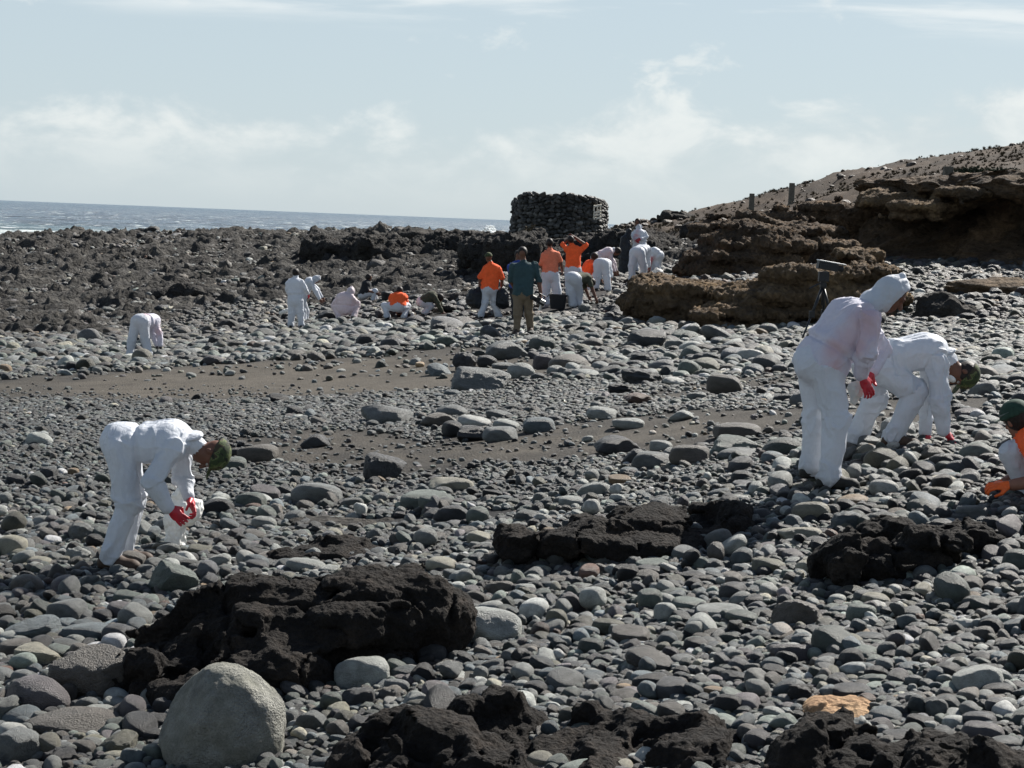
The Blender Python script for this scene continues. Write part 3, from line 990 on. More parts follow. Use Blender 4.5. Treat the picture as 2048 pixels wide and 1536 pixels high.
def build_cliff():
    """the undercut dark cliff on the right: a profile swept along its foot"""
    path = np.array([(9.4, 70.5), (10.6, 66), (12.0, 59.5), (15.5, 55.0), (20, 51), (27, 46), (38, 41)])
    seg = np.hypot(*np.diff(path, axis=0).T)
    s = np.concatenate([[0], np.cumsum(seg)])
    ss = np.linspace(0, s[-1], 460)
    px, py = np.interp(ss, s, path[:, 0]), np.interp(ss, s, path[:, 1])
    kk = np.ones(31) / 31
    px = np.convolve(np.pad(px, 15, 'edge'), kk, 'valid')
    py = np.convolve(np.pad(py, 15, 'edge'), kk, 'valid')
    tx, ty = np.gradient(px), np.gradient(py)
    l = np.hypot(tx, ty)
    nx, ny = -ty / l, tx / l            # into the hill
    rise = sstep(ss, 4.0, 10.5)
    # profile: (inward offset, height share)
    prof = np.array([(-0.9, -0.12), (-0.5, 0.02), (0.2, 0.14), (1.0, 0.3), (1.5, 0.46), (1.35, 0.58), (0.75, 0.68), (0.15, 0.76), (-0.15, 0.84), (-0.05, 0.92), (0.5, 0.985), (1.6, 1.01), (4.0, 1.02), (7.0, 0.94)])
    tt = np.linspace(0, 1, len(prof))
    q = np.linspace(0, 1, 150)
    off, hh = np.interp(q, tt, prof[:, 0]), np.interp(q, tt, prof[:, 1])
    S, Q = np.meshgrid(np.arange(len(ss)), np.arange(len(q)), indexing='ij')
    bz = ground_z(px - nx * 1.2, py - ny * 1.2)
    topz = np.zeros(len(ss))
    tz = hill_z(px + nx * 3.5, py + ny * 3.5) + 0.05
    hollow = sstep(ss, 7.0, 15.0)[S]
    O_ = np.where(off[Q] < 1.6, 0.25 + (off[Q] - 0.25) * (0.45 + 0.75 * hollow), off[Q])
    X = px[S] + nx[S] * O_
    Y = py[S] + ny[S] * O_
    Z = bz[S] + (tz - bz)[S] * hh[Q] * rise[S] - 0.3 * (1 - rise[S])
    back = Q > 130
    P = np.stack([X, Y, Z], -1)
    n = fbm(P * [0.45, 0.45, 0.8], 5, 51, 0.55, True) * 0.55 + fbm(P * 0.2, 3, 52) * 0.6
    zz = Z * 1.7 + 1.6 * fbm(P * 0.3, 3, 60)
    lay = 0.30 * (np.abs((zz % 1.0) - 0.35) - 0.3) + 0.12 * np.sign(fbm(P * [0.8, 0.8, 2.2], 3, 66)) * np.abs(fbm(P * [0.8, 0.8, 2.2], 3, 66)) ** 0.6
    w_ = np.clip((1 - sstep(off[Q], 2.0, 6.0)), 0.15, 1)
    amt = (1.35 * n + 1.3 * lay + 0.18 * fbm(P * 2.4, 4, 55, 0.6, True)) * w_ * (0.3 + 0.7 * rise[S])
    X = X - nx[S] * amt
    Y = Y - ny[S] * amt
    Z = Z + 0.25 * w_ * fbm(P * 1.1, 4, 53) - sstep(off[Q], 5.0, 7.0) * 1.0
    n0, n1 = X.shape
    V = np.stack([X, Y, Z], -1).reshape(-1, 3)
    i = np.arange(n0 * n1).reshape(n0, n1)
    F = np.stack([i[:-1, :-1], i[1:, :-1], i[1:, 1:], i[:-1, 1:]], -1).reshape(-1, 4)
    tag(obj('cliff', mesh_np('cliff', V, F, [M['cliff']])), kind='structure')


build_cliff()


def lava_field():
    """the flat, jagged lava platform between the beach and the sea"""
    ys = 45 * np.exp(np.linspace(0, math.log(99 / 45.0), 400))
    s = np.linspace(-1, 1, 520)
    Y, S = np.meshgrid(ys, s, indexing='ij')
    X = -0.06 * Y + S * 0.31 * Y
    P = np.stack([X, Y, np.zeros_like(X)], -1)
    Z = ground_z(X, Y)
    bt = behind_toe(X, Y)
    lf = 1 - sstep(X / Y, -0.235, -0.175)
    k = sstep(Y, 56 - 10 * lf, 64 - 9 * lf) * (1 - sstep(bt, -2.5, -0.5)) * (1 - sstep(S, 0.8, 0.98))
    wv = np.stack([fbm(P * 0.7, 3, 101), fbm(P * 0.7, 3, 102), np.zeros_like(X)], -1)
    j = fbm((P + 0.8 * wv) * [0.75, 1.0, 1], 5, 103, 0.62, True)
    blk = noise((P + 0.5 * wv) * [1.3, 1.6, 1], 104)
    step = np.clip((blk - 0.15) * 6, 0, 1) * 0.22
    Z = Z - 0.10 + k * (0.46 * j + 1.3 * step * (0.5 + 0.5 * fbm(P * 3, 2, 9))) - (1 - k) * 0.12
    X = X + 0.12 * k * fbm(P * 3.1, 3, 105)
    n0, n1 = X.shape
    V = np.stack([X, Y, Z], -1).reshape(-1, 3)
    i = np.arange(n0 * n1).reshape(n0, n1)
    F = np.stack([i[:-1, :-1], i[:-1, 1:], i[1:, 1:], i[1:, :-1]], -1).reshape(-1, 4)
    tag(obj('lava_field', mesh_np('lava_field', V, F, [M['lava_field']])), kind='structure')


lava_field()
# ------------------------------------------------------------------ stones
def stone_proto(seed, kind, sub=3):
    r = np.random.default_rng(seed)
    V, F = ICO[sub]
    V = V.copy()
    p = r.uniform(2.0, 3.0) if kind == 'round' else r.uniform(2.2, 4.2)
    rad = (np.abs(V) ** p).sum(1) ** (-1 / p)
    if kind == 'round':
        rad = rad * (1 + 0.13 * fbm(V * 1.1 + seed * 3.1, 2, seed))
        V = V * rad[:, None]
        for _ in range(r.integers(1, 4)):
            n = r.normal(size=3)
            n /= np.linalg.norm(n)
            dd = V @ n - r.uniform(0.72, 0.92)
            V = V - n * (np.maximum(dd, 0) * 0.75)[:, None]
        V = laplace(V, F, 2, 0.5)
        V = V * (1 + 0.018 * fbm(V * 5, 3, seed + 3))[:, None]
    elif kind == 'angular':
        V = V * rad[:, None] * 1.1
        for _ in range(r.integers(6, 11)):
            n = r.normal(size=3)
            n /= np.linalg.norm(n)
            dd = V @ n - r.uniform(0.55, 0.85)
            V = V - n * (np.maximum(dd, 0) * 0.8)[:, None]
        V = laplace(V, F, 2 if sub < 5 else 6, 0.5)
        V = V * (1 + 0.07 * fbm(V * 1.6, 3, seed + 2) + 0.06 * fbm(V * 3.4, 4, seed + 3, 0.6, True))[:, None]
    else:                                # clinker
        V = V * rad[:, None] * (1 + 0.34 * fbm(V * 1.7, 3, seed + 4) + 0.2 * fbm(V * 3.6, 4, seed + 8, 0.6, True))[:, None]
    V -= (V.max(0) + V.min(0)) / 2
    V /= (V.max(0) - V.min(0)) / 2
    return V, F


KINDS = ['round'] * 9 + ['angular'] * 4 + ['clinker'] * 3
PROTO_COL = bpy.data.collections.new('stone_shapes')
PROTO = []
for i_, k_ in enumerate(KINDS):
    V_, F_ = stone_proto(100 + i_, k_, 3)
    me_ = mesh_np('stone_%s' % k_, V_, F_, [M['stone']])
    PROTO.append(me_)
    po = bpy.data.objects.new('stone_shape_%02d' % i_, me_)
    PROTO_COL.objects.link(po)
FINE = {}


def fine_proto(i):
    if i not in FINE:
        V, F = stone_proto(100 + i, KINDS[i], 4)
        FINE[i] = mesh_np('stone_%s' % KINDS[i], V, F, [M['stone']])
    return FINE[i]


TONES = {
    'grey': (0.112, 0.118, 0.114), 'blue grey': (0.086, 0.104, 0.110), 'green grey': (0.100, 0.118, 0.102), 'pale grey': (0.25, 0.26, 0.24),
    'beige': (0.25, 0.235, 0.18), 'brown grey': (0.090, 0.080, 0.068), 'dark grey': (0.036, 0.037, 0.039), 'black': (0.016, 0.0155, 0.0155),
    'purple grey': (0.086, 0.076, 0.078), 'tan': (0.20, 0.14, 0.082), 'red brown': (0.08, 0.046, 0.033), 'whitish': (0.38, 0.38, 0.35), 'olive grey': (0.112, 0.108, 0.078)}
TN = list(TONES)
TA = np.array([TONES[k] for k in TN])

# boulders one can point at in the photograph: u, v, w, h in pixels, tone, shape, what tells it apart
B = [
    (450, 1452, 262, 245, 'beige', 'pit', 'big pale pitted egg-shaped boulder at the bottom edge, largest of all'),
    (176, 1356, 160, 128, 'brown grey', 'a', 'peaked brown boulder with a sharp crest, left of the long black outcrop'),
    (74, 1397, 138, 92, 'purple grey', 'r', 'smooth rounded purplish boulder at the left edge, above the long brown one'),
    (148, 1448, 196, 58, 'brown grey', 'r', 'long low brown boulder lying below the smooth purplish one'),
    (30, 1502, 110, 92, 'grey', 'a', 'cracked grey boulder cut off in the bottom left corner'),
    (232, 1492, 84, 62, 'olive grey', 'a', 'blunt yellowish grey boulder just left of the big pitted boulder'),
    (266, 1518, 52, 46, 'blue grey', 'r', 'bluish cobble leaning on the blunt yellowish grey boulder'),
    (78, 1316, 94, 60, 'beige', 'a', 'pale beige weathered boulder above the smooth purplish one'),
    (68, 1262, 116, 58, 'blue grey', 'a', 'angular slate grey boulder with a dark front near the left edge'),
    (32, 1300, 74, 44, 'brown grey', 'r', 'brownish boulder at the left edge beside the pale beige one'),
    (134, 1228, 74, 66, 'grey', 'r', 'round grey boulder with a flat shaded front behind the slate grey one'),
    (174, 1268, 98, 46, 'blue grey', 'r', 'low wedge-shaped grey boulder at the left foot of the long black outcrop'),
    (54, 1172, 70, 48, 'brown grey', 'r', 'rounded brownish boulder at the left edge below the tan dome'),
    (26, 1098, 72, 56, 'beige', 'r', 'tan dome-shaped boulder cut by the left edge'),
    (78, 1126, 52, 28, 'beige', 'r', 'small pale oval cobble beside the tan dome-shaped boulder'),
    (346, 1162, 102, 82, 'green grey', 'a', 'craggy greenish grey boulder in front of the white sack'),
    (164, 1068, 56, 46, 'grey', 'c', 'upright pitted block left of the bending man\'s shin'),
    (156, 1112, 54, 40, 'pale grey', 'c', 'pitted pale lump left of the bending man\'s boot'),
    (266, 1124, 54, 46, 'brown grey', 'r', 'round brown cobble touching the bending man\'s boot'),
    (310, 1130, 46, 32, 'grey', 'r', 'grey cobble with a pale top between the boot and the craggy greenish boulder'),
    (400, 1106, 62, 30, 'olive grey', 'r', 'olive oval cobble right of the white sack'),
    (440, 1124, 46, 34, 'pale grey', 'r', 'pale egg-shaped cobble right of the craggy greenish boulder'),
    (258, 1196, 62, 34, 'green grey', 'a', 'pale greenish wedge stone below the bending man\'s boot'),
    (204, 1230, 40, 32, 'red brown', 'c', 'hollow reddish brown stone on top of the long black outcrop\'s left end'),
    (200, 1424, 66, 28, 'pale grey', 'r', 'pale oblong cobble lying right of the long brown boulder'),
    (292, 1450, 96, 48, 'black', 'c', 'black knobbly clinker touching the big pitted boulder'),
    (340, 1416, 74, 46, 'dark grey', 'r', 'dark flat-topped boulder half behind the big pitted boulder'),
    (118, 1514, 70, 40, 'dark grey', 'c', 'dark rough stone between the cracked corner boulder and the blunt yellowish one'),
    (168, 1500, 48, 40, 'brown grey', 'r', 'brown round stone left of the blunt yellowish boulder'),
    (724, 1352, 112, 80, 'pale grey', 'r', 'smooth whitish oval boulder leaning on the end of the long black outcrop'),
    (978, 1258, 134, 86, 'pale grey', 'r', 'large smooth pale boulder at the right end of the long black outcrop'),
    (716, 1398, 66, 54, 'dark grey', 'a', 'dark pointed stone in front of the smooth whitish oval boulder'),
    (864, 1310, 78, 52, 'dark grey', 'a', 'dark blunt stone below the large smooth pale boulder'),
    (630, 1450, 80, 58, 'grey', 'a', 'grey humped stone right of the big pitted boulder'),
    (902, 1418, 90, 42, 'brown grey', 'r', 'brownish low stone at the top of the bottom lava shelf'),
    (838, 1404, 74, 48, 'pale grey', 'a', 'pale rough wedge stone behind the bottom lava shelf'),
    (658, 1384, 30, 28, 'red brown', 'r', 'small round reddish stone left of the smooth whitish oval boulder'),
    (1590, 1234, 92, 72, 'brown grey', 'a', 'large brown blunt pyramid stone standing in the right-hand cobbles'),
    (1442, 1228, 98, 42, 'pale grey', 'r', 'pale flat oblong cobble left of the brown blunt pyramid'),
    (1332, 1230, 46, 50, 'pale grey', 'r', 'pale upright egg stone left of the pale flat oblong cobble'),
    (1144, 1210, 66, 54, 'purple grey', 'a', 'pinkish grey squared block right of the large smooth pale boulder'),
    (1114, 1246, 42, 56, 'olive grey', 'r', 'olive upright stone below the pinkish grey squared block'),
    (1218, 1256, 70, 38, 'olive grey', 'r', 'olive oblong cobble right of the olive upright stone'),
    (1262, 1274, 78, 46, 'brown grey', 'r', 'brown rounded cobble below the olive oblong one'),
    (1956, 1366, 106, 70, 'pale grey', 'r', 'big pale cracked boulder near the right edge'),
    (1966, 1472, 86, 58, 'purple grey', 'r', 'smooth sloping purplish boulder above the corner lava shelf'),
    (1872, 1422, 48, 54, 'grey', 'a', 'upright grey stone between the two big stones at the lower right'),
    (1612, 1390, 74, 46, 'black', 'c', 'black rough clinker above the orange flat stone'),
    (1586, 1310, 96, 52, 'purple grey', 'a', 'double-humped purplish stone above the black rough clinker'),
    (1750, 1204, 62, 38, 'beige', 'r', 'yellowish flat cobble below the craggy lava hump'),
    (1862, 1270, 50, 36, 'beige', 'r', 'beige domed cobble right of the yellowish flat one'),
    (1432, 1388, 58, 30, 'tan', 'r', 'tan oval cobble left of the black rough clinker'),
    (1472, 1358, 76, 34, 'dark grey', 'a', 'dark flat slab resting over the tan oval cobble'),
    (1702, 1384, 84, 34, 'dark grey', 'r', 'long dark flat stone tilted above the orange flat stone'),
    (1296, 1148, 64, 36, 'dark grey', 'r', 'dark squat cobble in front of the middle lava ledge'),
    (1538, 1136, 68, 38, 'olive grey', 'r', 'olive low cobble right of the middle lava ledge'),
    (1600, 1072, 90, 40, 'beige', 'a', 'pale cream split stone left of the craggy lava hump'),
    (772, 832, 108, 46, 'grey', 'a', 'pale-backed grey boulder alone in the gravel, left of the cluster of eight'),
    (630, 884, 58, 34, 'dark grey', 'a', 'small dark pointed boulder in the gravel right of the man\'s camouflage cap'),
    (770, 938, 88, 68, 'dark grey', 'a', 'dark upright boulder with a flat shaded face, on the mixed sand'),
    (884, 842, 88, 34, 'brown grey', 'a', 'dark brown boulder at the left of the middle cluster'),
    (904, 824, 66, 30, 'grey', 'r', 'grey dome behind the dark brown boulder of the middle cluster'),
    (948, 846, 70, 28, 'whitish', 'r', 'whitish flat-topped boulder in the middle cluster'),
    (942, 868, 62, 36, 'dark grey', 'a', 'dark front boulder of the middle cluster'),
    (1000, 870, 72, 34, 'grey', 'r', 'rough grey boulder at the front right of the middle cluster'),
    (1012, 854, 54, 32, 'pale grey', 'r', 'pale round-topped boulder behind the rough grey one of the middle cluster'),
    (998, 831, 52, 22, 'grey', 'r', 'grey oval stone at the back of the middle cluster'),
    (1078, 852, 66, 36, 'blue grey', 'r', 'bluish grey boulder right of the middle cluster'),
    (636, 992, 106, 52, 'grey', 'r', 'broad grey domed boulder left of the dark upright boulder'),
    (902, 972, 92, 42, 'beige', 'a', 'beige sloping boulder right of the dark upright one'),
    (854, 1004, 110, 44, 'green grey', 'r', 'flat greenish boulder in the gravel below the beige sloping one'),
    (916, 1034, 92, 48, 'dark grey', 'a', 'dark wedge boulder behind the pale round stone'),
    (960, 1080, 52, 36, 'beige', 'r', 'pale round cream stone sitting at the tip of the middle ledge'),
    (612, 1134, 80, 34, 'pale grey', 'r', 'pale oblong cobble just behind the long black outcrop'),
    (516, 908, 80, 40, 'brown grey', 'r', 'long brown boulder right of the man\'s camouflage cap'),
    (464, 930, 60, 32, 'green grey', 'r', 'greenish oval boulder right under the camouflage cap'),
    (503, 1006, 60, 44, 'green grey', 'r', 'round greenish grey boulder right of the black angular one'),
    (530, 990, 62, 40, 'purple grey', 'r', 'purplish boulder behind the round greenish grey one'),
    (434, 1018, 80, 50, 'black', 'a', 'black angular boulder right of the red gloves'),
    (97, 950, 34, 34, 'dark grey', 'r', 'dark upright stone in the gravel behind the bending man'),
    (32, 962, 40, 30, 'dark grey', 'a', 'dark stone at the left edge in the fine gravel'),
    (960, 764, 116, 52, 'grey', 'a', 'large grey hill-shaped boulder at the end of the sand strip'),
    (1137, 731, 86, 48, 'brown grey', 'r', 'large smooth brown boulder behind the gravel, left of the rugged one'),
    (1087, 726, 44, 36, 'purple grey', 'r', 'brown rounded boulder leaning on the large smooth brown one'),
    (1170, 750, 58, 22, 'pale grey', 'r', 'pale low cobble in front of the large smooth brown boulder'),
    (1282, 756, 86, 38, 'dark grey', 'c', 'rugged pitted boulder right of the large smooth brown one'),
    (1240, 780, 52, 28, 'black', 'c', 'black rough stone below the rugged pitted boulder'),
    (1450, 772, 74, 46, 'brown grey', 'r', 'dark brown domed boulder left of the standing man\'s hips'),
    (1346, 764, 42, 22, 'whitish', 'a', 'whitish wedge stone right of the rugged pitted boulder'),
    (1282, 800, 76, 28, 'red brown', 'a', 'rusty brown flat boulder below the black rough stone'),
    (1204, 828, 64, 28, 'pale grey', 'r', 'pale grey oval boulder left of the smooth light one on the sand'),
    (1256, 848, 68, 26, 'pale grey', 'r', 'smooth light oval boulder lying on the brown sand'),
    (1362, 832, 50, 24, 'pale grey', 'a', 'pale small boulder on the sand, right of the smooth light one'),
    (1393, 794, 42, 22, 'grey', 'r', 'grey round boulder left below the dark brown domed one'),
    (1238, 892, 106, 44, 'dark grey', 'a', 'broad dark boulder half sunk in the sand'),
    (1322, 893, 46, 26, 'pale grey', 'r', 'pale green-white stone right of the broad dark sunken boulder'),
    (1476, 864, 96, 38, 'brown grey', 'r', 'broad brown boulder at the back of the pair left of the standing man\'s shins'),
    (1468, 894, 98, 46, 'green grey', 'a', 'speckled greenish boulder at the front of that same pair'),
    (1476, 908, 82, 28, 'grey', 'r', 'low grey oblong stone in front of the speckled greenish boulder'),
    (1378, 914, 80, 52, 'brown grey', 'r', 'brown boulder with a hollow, right of the dark three-cornered stone'),
    (1304, 924, 82, 42, 'grey', 'r', 'dark sloping boulder left of the brown one with a hollow'),
    (1268, 916, 52, 38, 'dark grey', 'a', 'dark three-cornered stone beside the dark sloping boulder'),
    (1264, 944, 50, 20, 'blue grey', 'r', 'bluish flat pebble-shaped stone in front of the three-cornered one'),
    (1188, 980, 76, 36, 'pale grey', 'a', 'pale sloping boulder above the middle lava ledge'),
    (1144, 1008, 58, 32, 'pale grey', 'r', 'smooth pale oval cobble above the middle lava ledge'),
    (1240, 962, 48, 26, 'tan', 'r', 'yellow-brown flat cobble right of the pale sloping boulder'),
    (1462, 1008, 60, 40, 'black', 'a', 'black angular stone at the top of the middle lava ledge'),
    (1706, 1005, 70, 34, 'tan', 'r', 'tan rounded boulder by the standing man\'s boots'),
    (1898, 928, 76, 44, 'dark grey', 'a', 'dark boulder below the red gloves of the stooping worker'),
    (1886, 963, 58, 26, 'beige', 'r', 'cream oval cobble in front of the dark boulder under the red gloves'),
    (1738, 886, 46, 30, 'grey', 'r', 'grey dome between the standing man and the stooping worker\'s boot'),
    (1938, 828, 60, 24, 'purple grey', 'r', 'purplish oblong stone right of the stooping worker\'s sleeves'),
    (1950, 856, 52, 22, 'grey', 'r', 'grey flat stone below the purplish oblong one'),
    (1982, 776, 44, 24, 'dark grey', 'a', 'dark blocky stone under the stooping worker\'s cap'),
    (1018, 703, 100, 42, 'grey', 'a', 'long double-backed boulder in front of the man in the teal shirt'),
    (980, 668, 46, 34, 'dark grey', 'a', 'dark pyramid boulder left of the teal-shirted man\'s feet'),
    (930, 726, 48, 46, 'dark grey', 'c', 'dark jagged boulder left of the two rounded ones by the sand'),
    (974, 724, 44, 28, 'dark grey', 'r', 'dark rounded boulder right of the dark jagged one'),
    (1006, 734, 48, 18, 'grey', 'r', 'flat grey stone behind the large hill-shaped boulder'),
    (1042, 743, 56, 36, 'pale grey', 'r', 'pale egg-shaped boulder right of the large hill-shaped one'),
    (876, 742, 54, 28, 'blue grey', 'a', 'bluish angular boulder on the far end of the sand strip'),
    (900, 684, 56, 26, 'green grey', 'a', 'pale greenish boulder left of the dark pyramid'),
    (890, 658, 60, 30, 'dark grey', 'c', 'dark jagged boulder below the crouching worker in olive'),
    (742, 666, 58, 22, 'pale grey', 'r', 'pale smooth domed boulder below the crouching rosy worker'),
    (1350, 692, 42, 26, 'grey', 'r', 'dark rounded boulder below the tan outcrop, left one of two'),
    (1396, 696, 52, 24, 'brown grey', 'r', 'brown rounded boulder below the tan outcrop, right one of two'),
    (1296, 718, 72, 28, 'dark grey', 'c', 'dark rough boulder behind the rugged pitted one'),
    (1408, 718, 42, 28, 'dark grey', 'a', 'dark pointed boulder behind the dark brown domed one'),
    (1502, 716, 58, 36, 'whitish', 'a', 'whitish lichen-pale boulder left of the standing man\'s back'),
    (1000, 1180, 60, 40, 'brown grey', 'a', 'brown blocky stone above the large smooth pale boulder'),
    (1068, 1150, 60, 36, 'grey', 'a', 'grey split stone in front of the middle lava ledge'),
    (800, 1165, 56, 34, 'dark grey', 'a', 'dark stone at the back of the long black outcrop'),
    (1382, 1160, 62, 36, 'black', 'r', 'black smooth cobble below the right end of the middle ledge'),
    (1350, 1188, 60, 26, 'green grey', 'r', 'greenish flat cobble under the black smooth one'),
    (1850, 1150, 50, 40, 'grey', 'r', 'grey dome at the front foot of the craggy lava hump'),
    (1900, 1160, 66, 36, 'purple grey', 'a', 'purplish wedge right of the grey dome at the lava hump'),
]

TONE_W = {  # how common each tone is, by zone
    'near': [0.20, 0.15, 0.17, 0.15, 0.035, 0.11, 0.15, 0.06, 0.05, 0.006, 0.006, 0.025, 0.05],
    'gravel': [0.24, 0.23, 0.12, 0.04, 0.012, 0.07, 0.18, 0.07, 0.04, 0.003, 0.004, 0.008, 0.02],
    'far': [0.20, 0.10, 0.22, 0.15, 0.05, 0.15, 0.08, 0.02, 0.03, 0.01, 0.01, 0.01, 0.06],
    'lava': [0.12, 0.02, 0.06, 0.03, 0.04, 0.34, 0.20, 0.06, 0.04, 0.02, 0.03, 0.004, 0.08]}

STONES = dict(x=[], y=[], z=[], rx=[], ry=[], rz=[], sx=[], sy=[], sz=[], pid=[], tone=[])
CELL = 0.03
GX0, GX1, GY0, GY1 = -46.0, 46.0, 4.0, 100.0
OCC = np.zeros((int((GX1 - GX0) / CELL), int((GY1 - GY0) / CELL)), dtype=bool)


def stamp(x, y, r):
    """mark a disc as taken"""
    i0, j0 = int((x - r - GX0) / CELL), int((y - r - GY0) / CELL)
    i1, j1 = int((x + r - GX0) / CELL) + 2, int((y + r - GY0) / CELL) + 2
    i0, j0 = max(i0, 0), max(j0, 0)
    if i1 <= i0 or j1 <= j0:
        return
    gx = GX0 + CELL * (np.arange(i0, min(i1, OCC.shape[0])) + 0.5)
    gy = GY0 + CELL * (np.arange(j0, min(j1, OCC.shape[1])) + 0.5)
    OCC[i0:i1, j0:j1] |= ((gx[:, None] - x) ** 2 + (gy[None] - y) ** 2) < r * r


def stamp_ell(x, y, rx, ry):
    i0, j0 = max(int((x - rx - GX0) / CELL), 0), max(int((y - ry - GY0) / CELL), 0)
    i1, j1 = int((x + rx - GX0) / CELL) + 2, int((y + ry - GY0) / CELL) + 2
    if i1 <= i0 or j1 <= j0:
        return
    gx = GX0 + CELL * (np.arange(i0, min(i1, OCC.shape[0])) + 0.5)
    gy = GY0 + CELL * (np.arange(j0, min(j1, OCC.shape[1])) + 0.5)
    OCC[i0:i1, j0:j1] |= (((gx[:, None] - x) / rx) ** 2 + ((gy[None] - y) / ry) ** 2) < 1


for (x_, y_, rx_, ry_) in OUT:
    stamp_ell(x_, y_, rx_ * 0.9, ry_ * 0.9)

SOLO = []      # (pixel size, kwargs) of single stones


def single_stone(name, label, u, v, loc, rot, scl, me, tone, group):
    o = bpy.data.objects.new(name, me)
    COL.objects.link(o)
    o.location = loc
    o.rotation_euler = rot
    o.scale = scl
    o['tone'] = [float(c) for c in tone]
    tag(o, label, 'boulder' if name == 'boulder' else 'stone', group)
    return o


def unit3(a):
    a = np.array(a, float)
    return a / np.linalg.norm(a)


def place_boulders():
    rr = np.random.default_rng(31)
    for n, (u, v, wpx, hpx, tone, kind, label) in enumerate(B):
        d0 = ground_hit(u, v + hpx * 0.34)
        rx = wpx / 2 * d0 / FPX
        rz = hpx / 2 * d0 / FPX
        ry = min(max(0.8 * rx, rz), 1.2 * rx) * rr.uniform(0.85, 1.0)
        d = d0 + ry * 0.55
        c = at(u, v, d)
        g = ground_z(c[0], c[1])
        rx *= d / d0
        rz *= d / d0
        c[2] = at(u, v, d)[2]
        # reach a little under the ground
        low = c[2] - rz
        want = g - 0.12 * rz
        if low > want:
            top = c[2] + rz
            rz = (top - want) / 2
            c[2] = (top + want) / 2
        tn = np.array(TONES[tone]) * rr.uniform(0.9, 1.15)
        if kind == 'pit':
            V, F = ICO[6]
            V = V.copy()
            V[:, 0] = V[:, 0] * (1 - 0.22 * V[:, 2] - 0.03 * V[:, 2] ** 2) + 0.05 * V[:, 2]
            V = V * (1 + 0.08 * fbm(V * 1.3, 3, 44))[:, None]
            for nn, dd_ in (((-.80, -.1, .60), .72), ((.70, -.25, .66), .86), ((.1, -.9, .42), .84), ((.93, -.3, -.1), .9), ((-.5, -.8, .1), .88)):
                nn = unit3(nn)
                V = V - nn * (np.maximum(V @ nn - dd_, 0) * 0.85)[:, None]
            V = laplace(V, F, 30, 0.5)
            V = V * (1 + 0.05 * fbm(V * 2.6, 4, 45, 0.6))[:, None]
            V[:, 2] *= 1.05
            V = V * (1 + 0.012 * fbm(V * 9, 4, 5, 0.6) + 0.010 * fbm(V * 26, 3, 9, 0.6, True))[:, None]
            me = mesh_np('boulder', V, F, [M['pitted']])
            rot = (0.05, -0.12, 0.4)
        else:
            pid = {'r': rr.integers(0, 9), 'a': rr.integers(9, 13), 'c': rr.integers(13, 16)}[kind]
            big = wpx * hpx > 5000
            if big:
                V, F = stone_proto(700 + n, {'r': 'round', 'a': 'angular', 'c': 'clinker'}[kind], 5)
                V = V * (1 + 0.012 * fbm(V * 7, 4, n, 0.6, True))[:, None]
                me = mesh_np('boulder', V, F, [M['stone']])
            else:
                me = fine_proto(pid)
            rot = (rr.normal(0, 0.06), rr.normal(0, 0.06), rr.uniform(-0.5, 0.5) + (math.pi if rr.random() < .5 else 0))
        single_stone('boulder' if wpx > 60 else 'cobble', label, u, v, c, rot, (rx, ry, rz), me, tn, 'boulders and large cobbles on the beach')
        stamp_ell(c[0], c[1], rx * 0.86, ry * 0.86)


place_boulders()

p_, d_ = on_ground(1682, 1440)
stamp_ell(p_[0], p_[1] + 0.08, 0.17, 0.24)
# keep single stones of some size away from boots, hands and sacks
OCC2 = np.zeros_like(OCC)
FEET = [(450, 1560, .45), (560, 1500, .2), (228, 1132, .24), (250, 1120, .2), (350, 1092, .26), (1655, 975, .24), (1625, 952, .2), (1700, 975, .18), (1795, 888, .22), (1830, 890, .2), (1715, 886, .2), (1898, 884, .24), (1852, 884, .2),
        (2005, 985, .25), (280, 716, .5), (592, 656, .5), (611, 650, .4), (698, 638, .5), (738, 604, .4), (795, 637, .5), (858, 629, .5), (880, 628, .4), (985, 637, .6), (950, 620, .4), (1010, 618, .4), (1045, 668, .6),
        (1100, 613, .5), (1120, 620, .5), (1150, 616, .6), (1176, 590, .5), (1204, 584, .6), (1268, 565, .6), (1311, 560, .5), (1285, 560, .5), (570, 632, .3), (1600, 682, .2)]
for (u_, v_, r_) in FEET:
    p_, d_ = on_ground(u_, v_)
    for q_ in (0.0, 0.5, 1.1):
        i0, j0 = int((p_[0] - r_ - GX0) / CELL), int((p_[1] - q_ * r_ * 2 - r_ - GY0) / CELL)
        w_ = int(2 * r_ / CELL)
        OCC2[max(i0, 0):i0 + w_, max(j0, 0):j0 + w_] = True


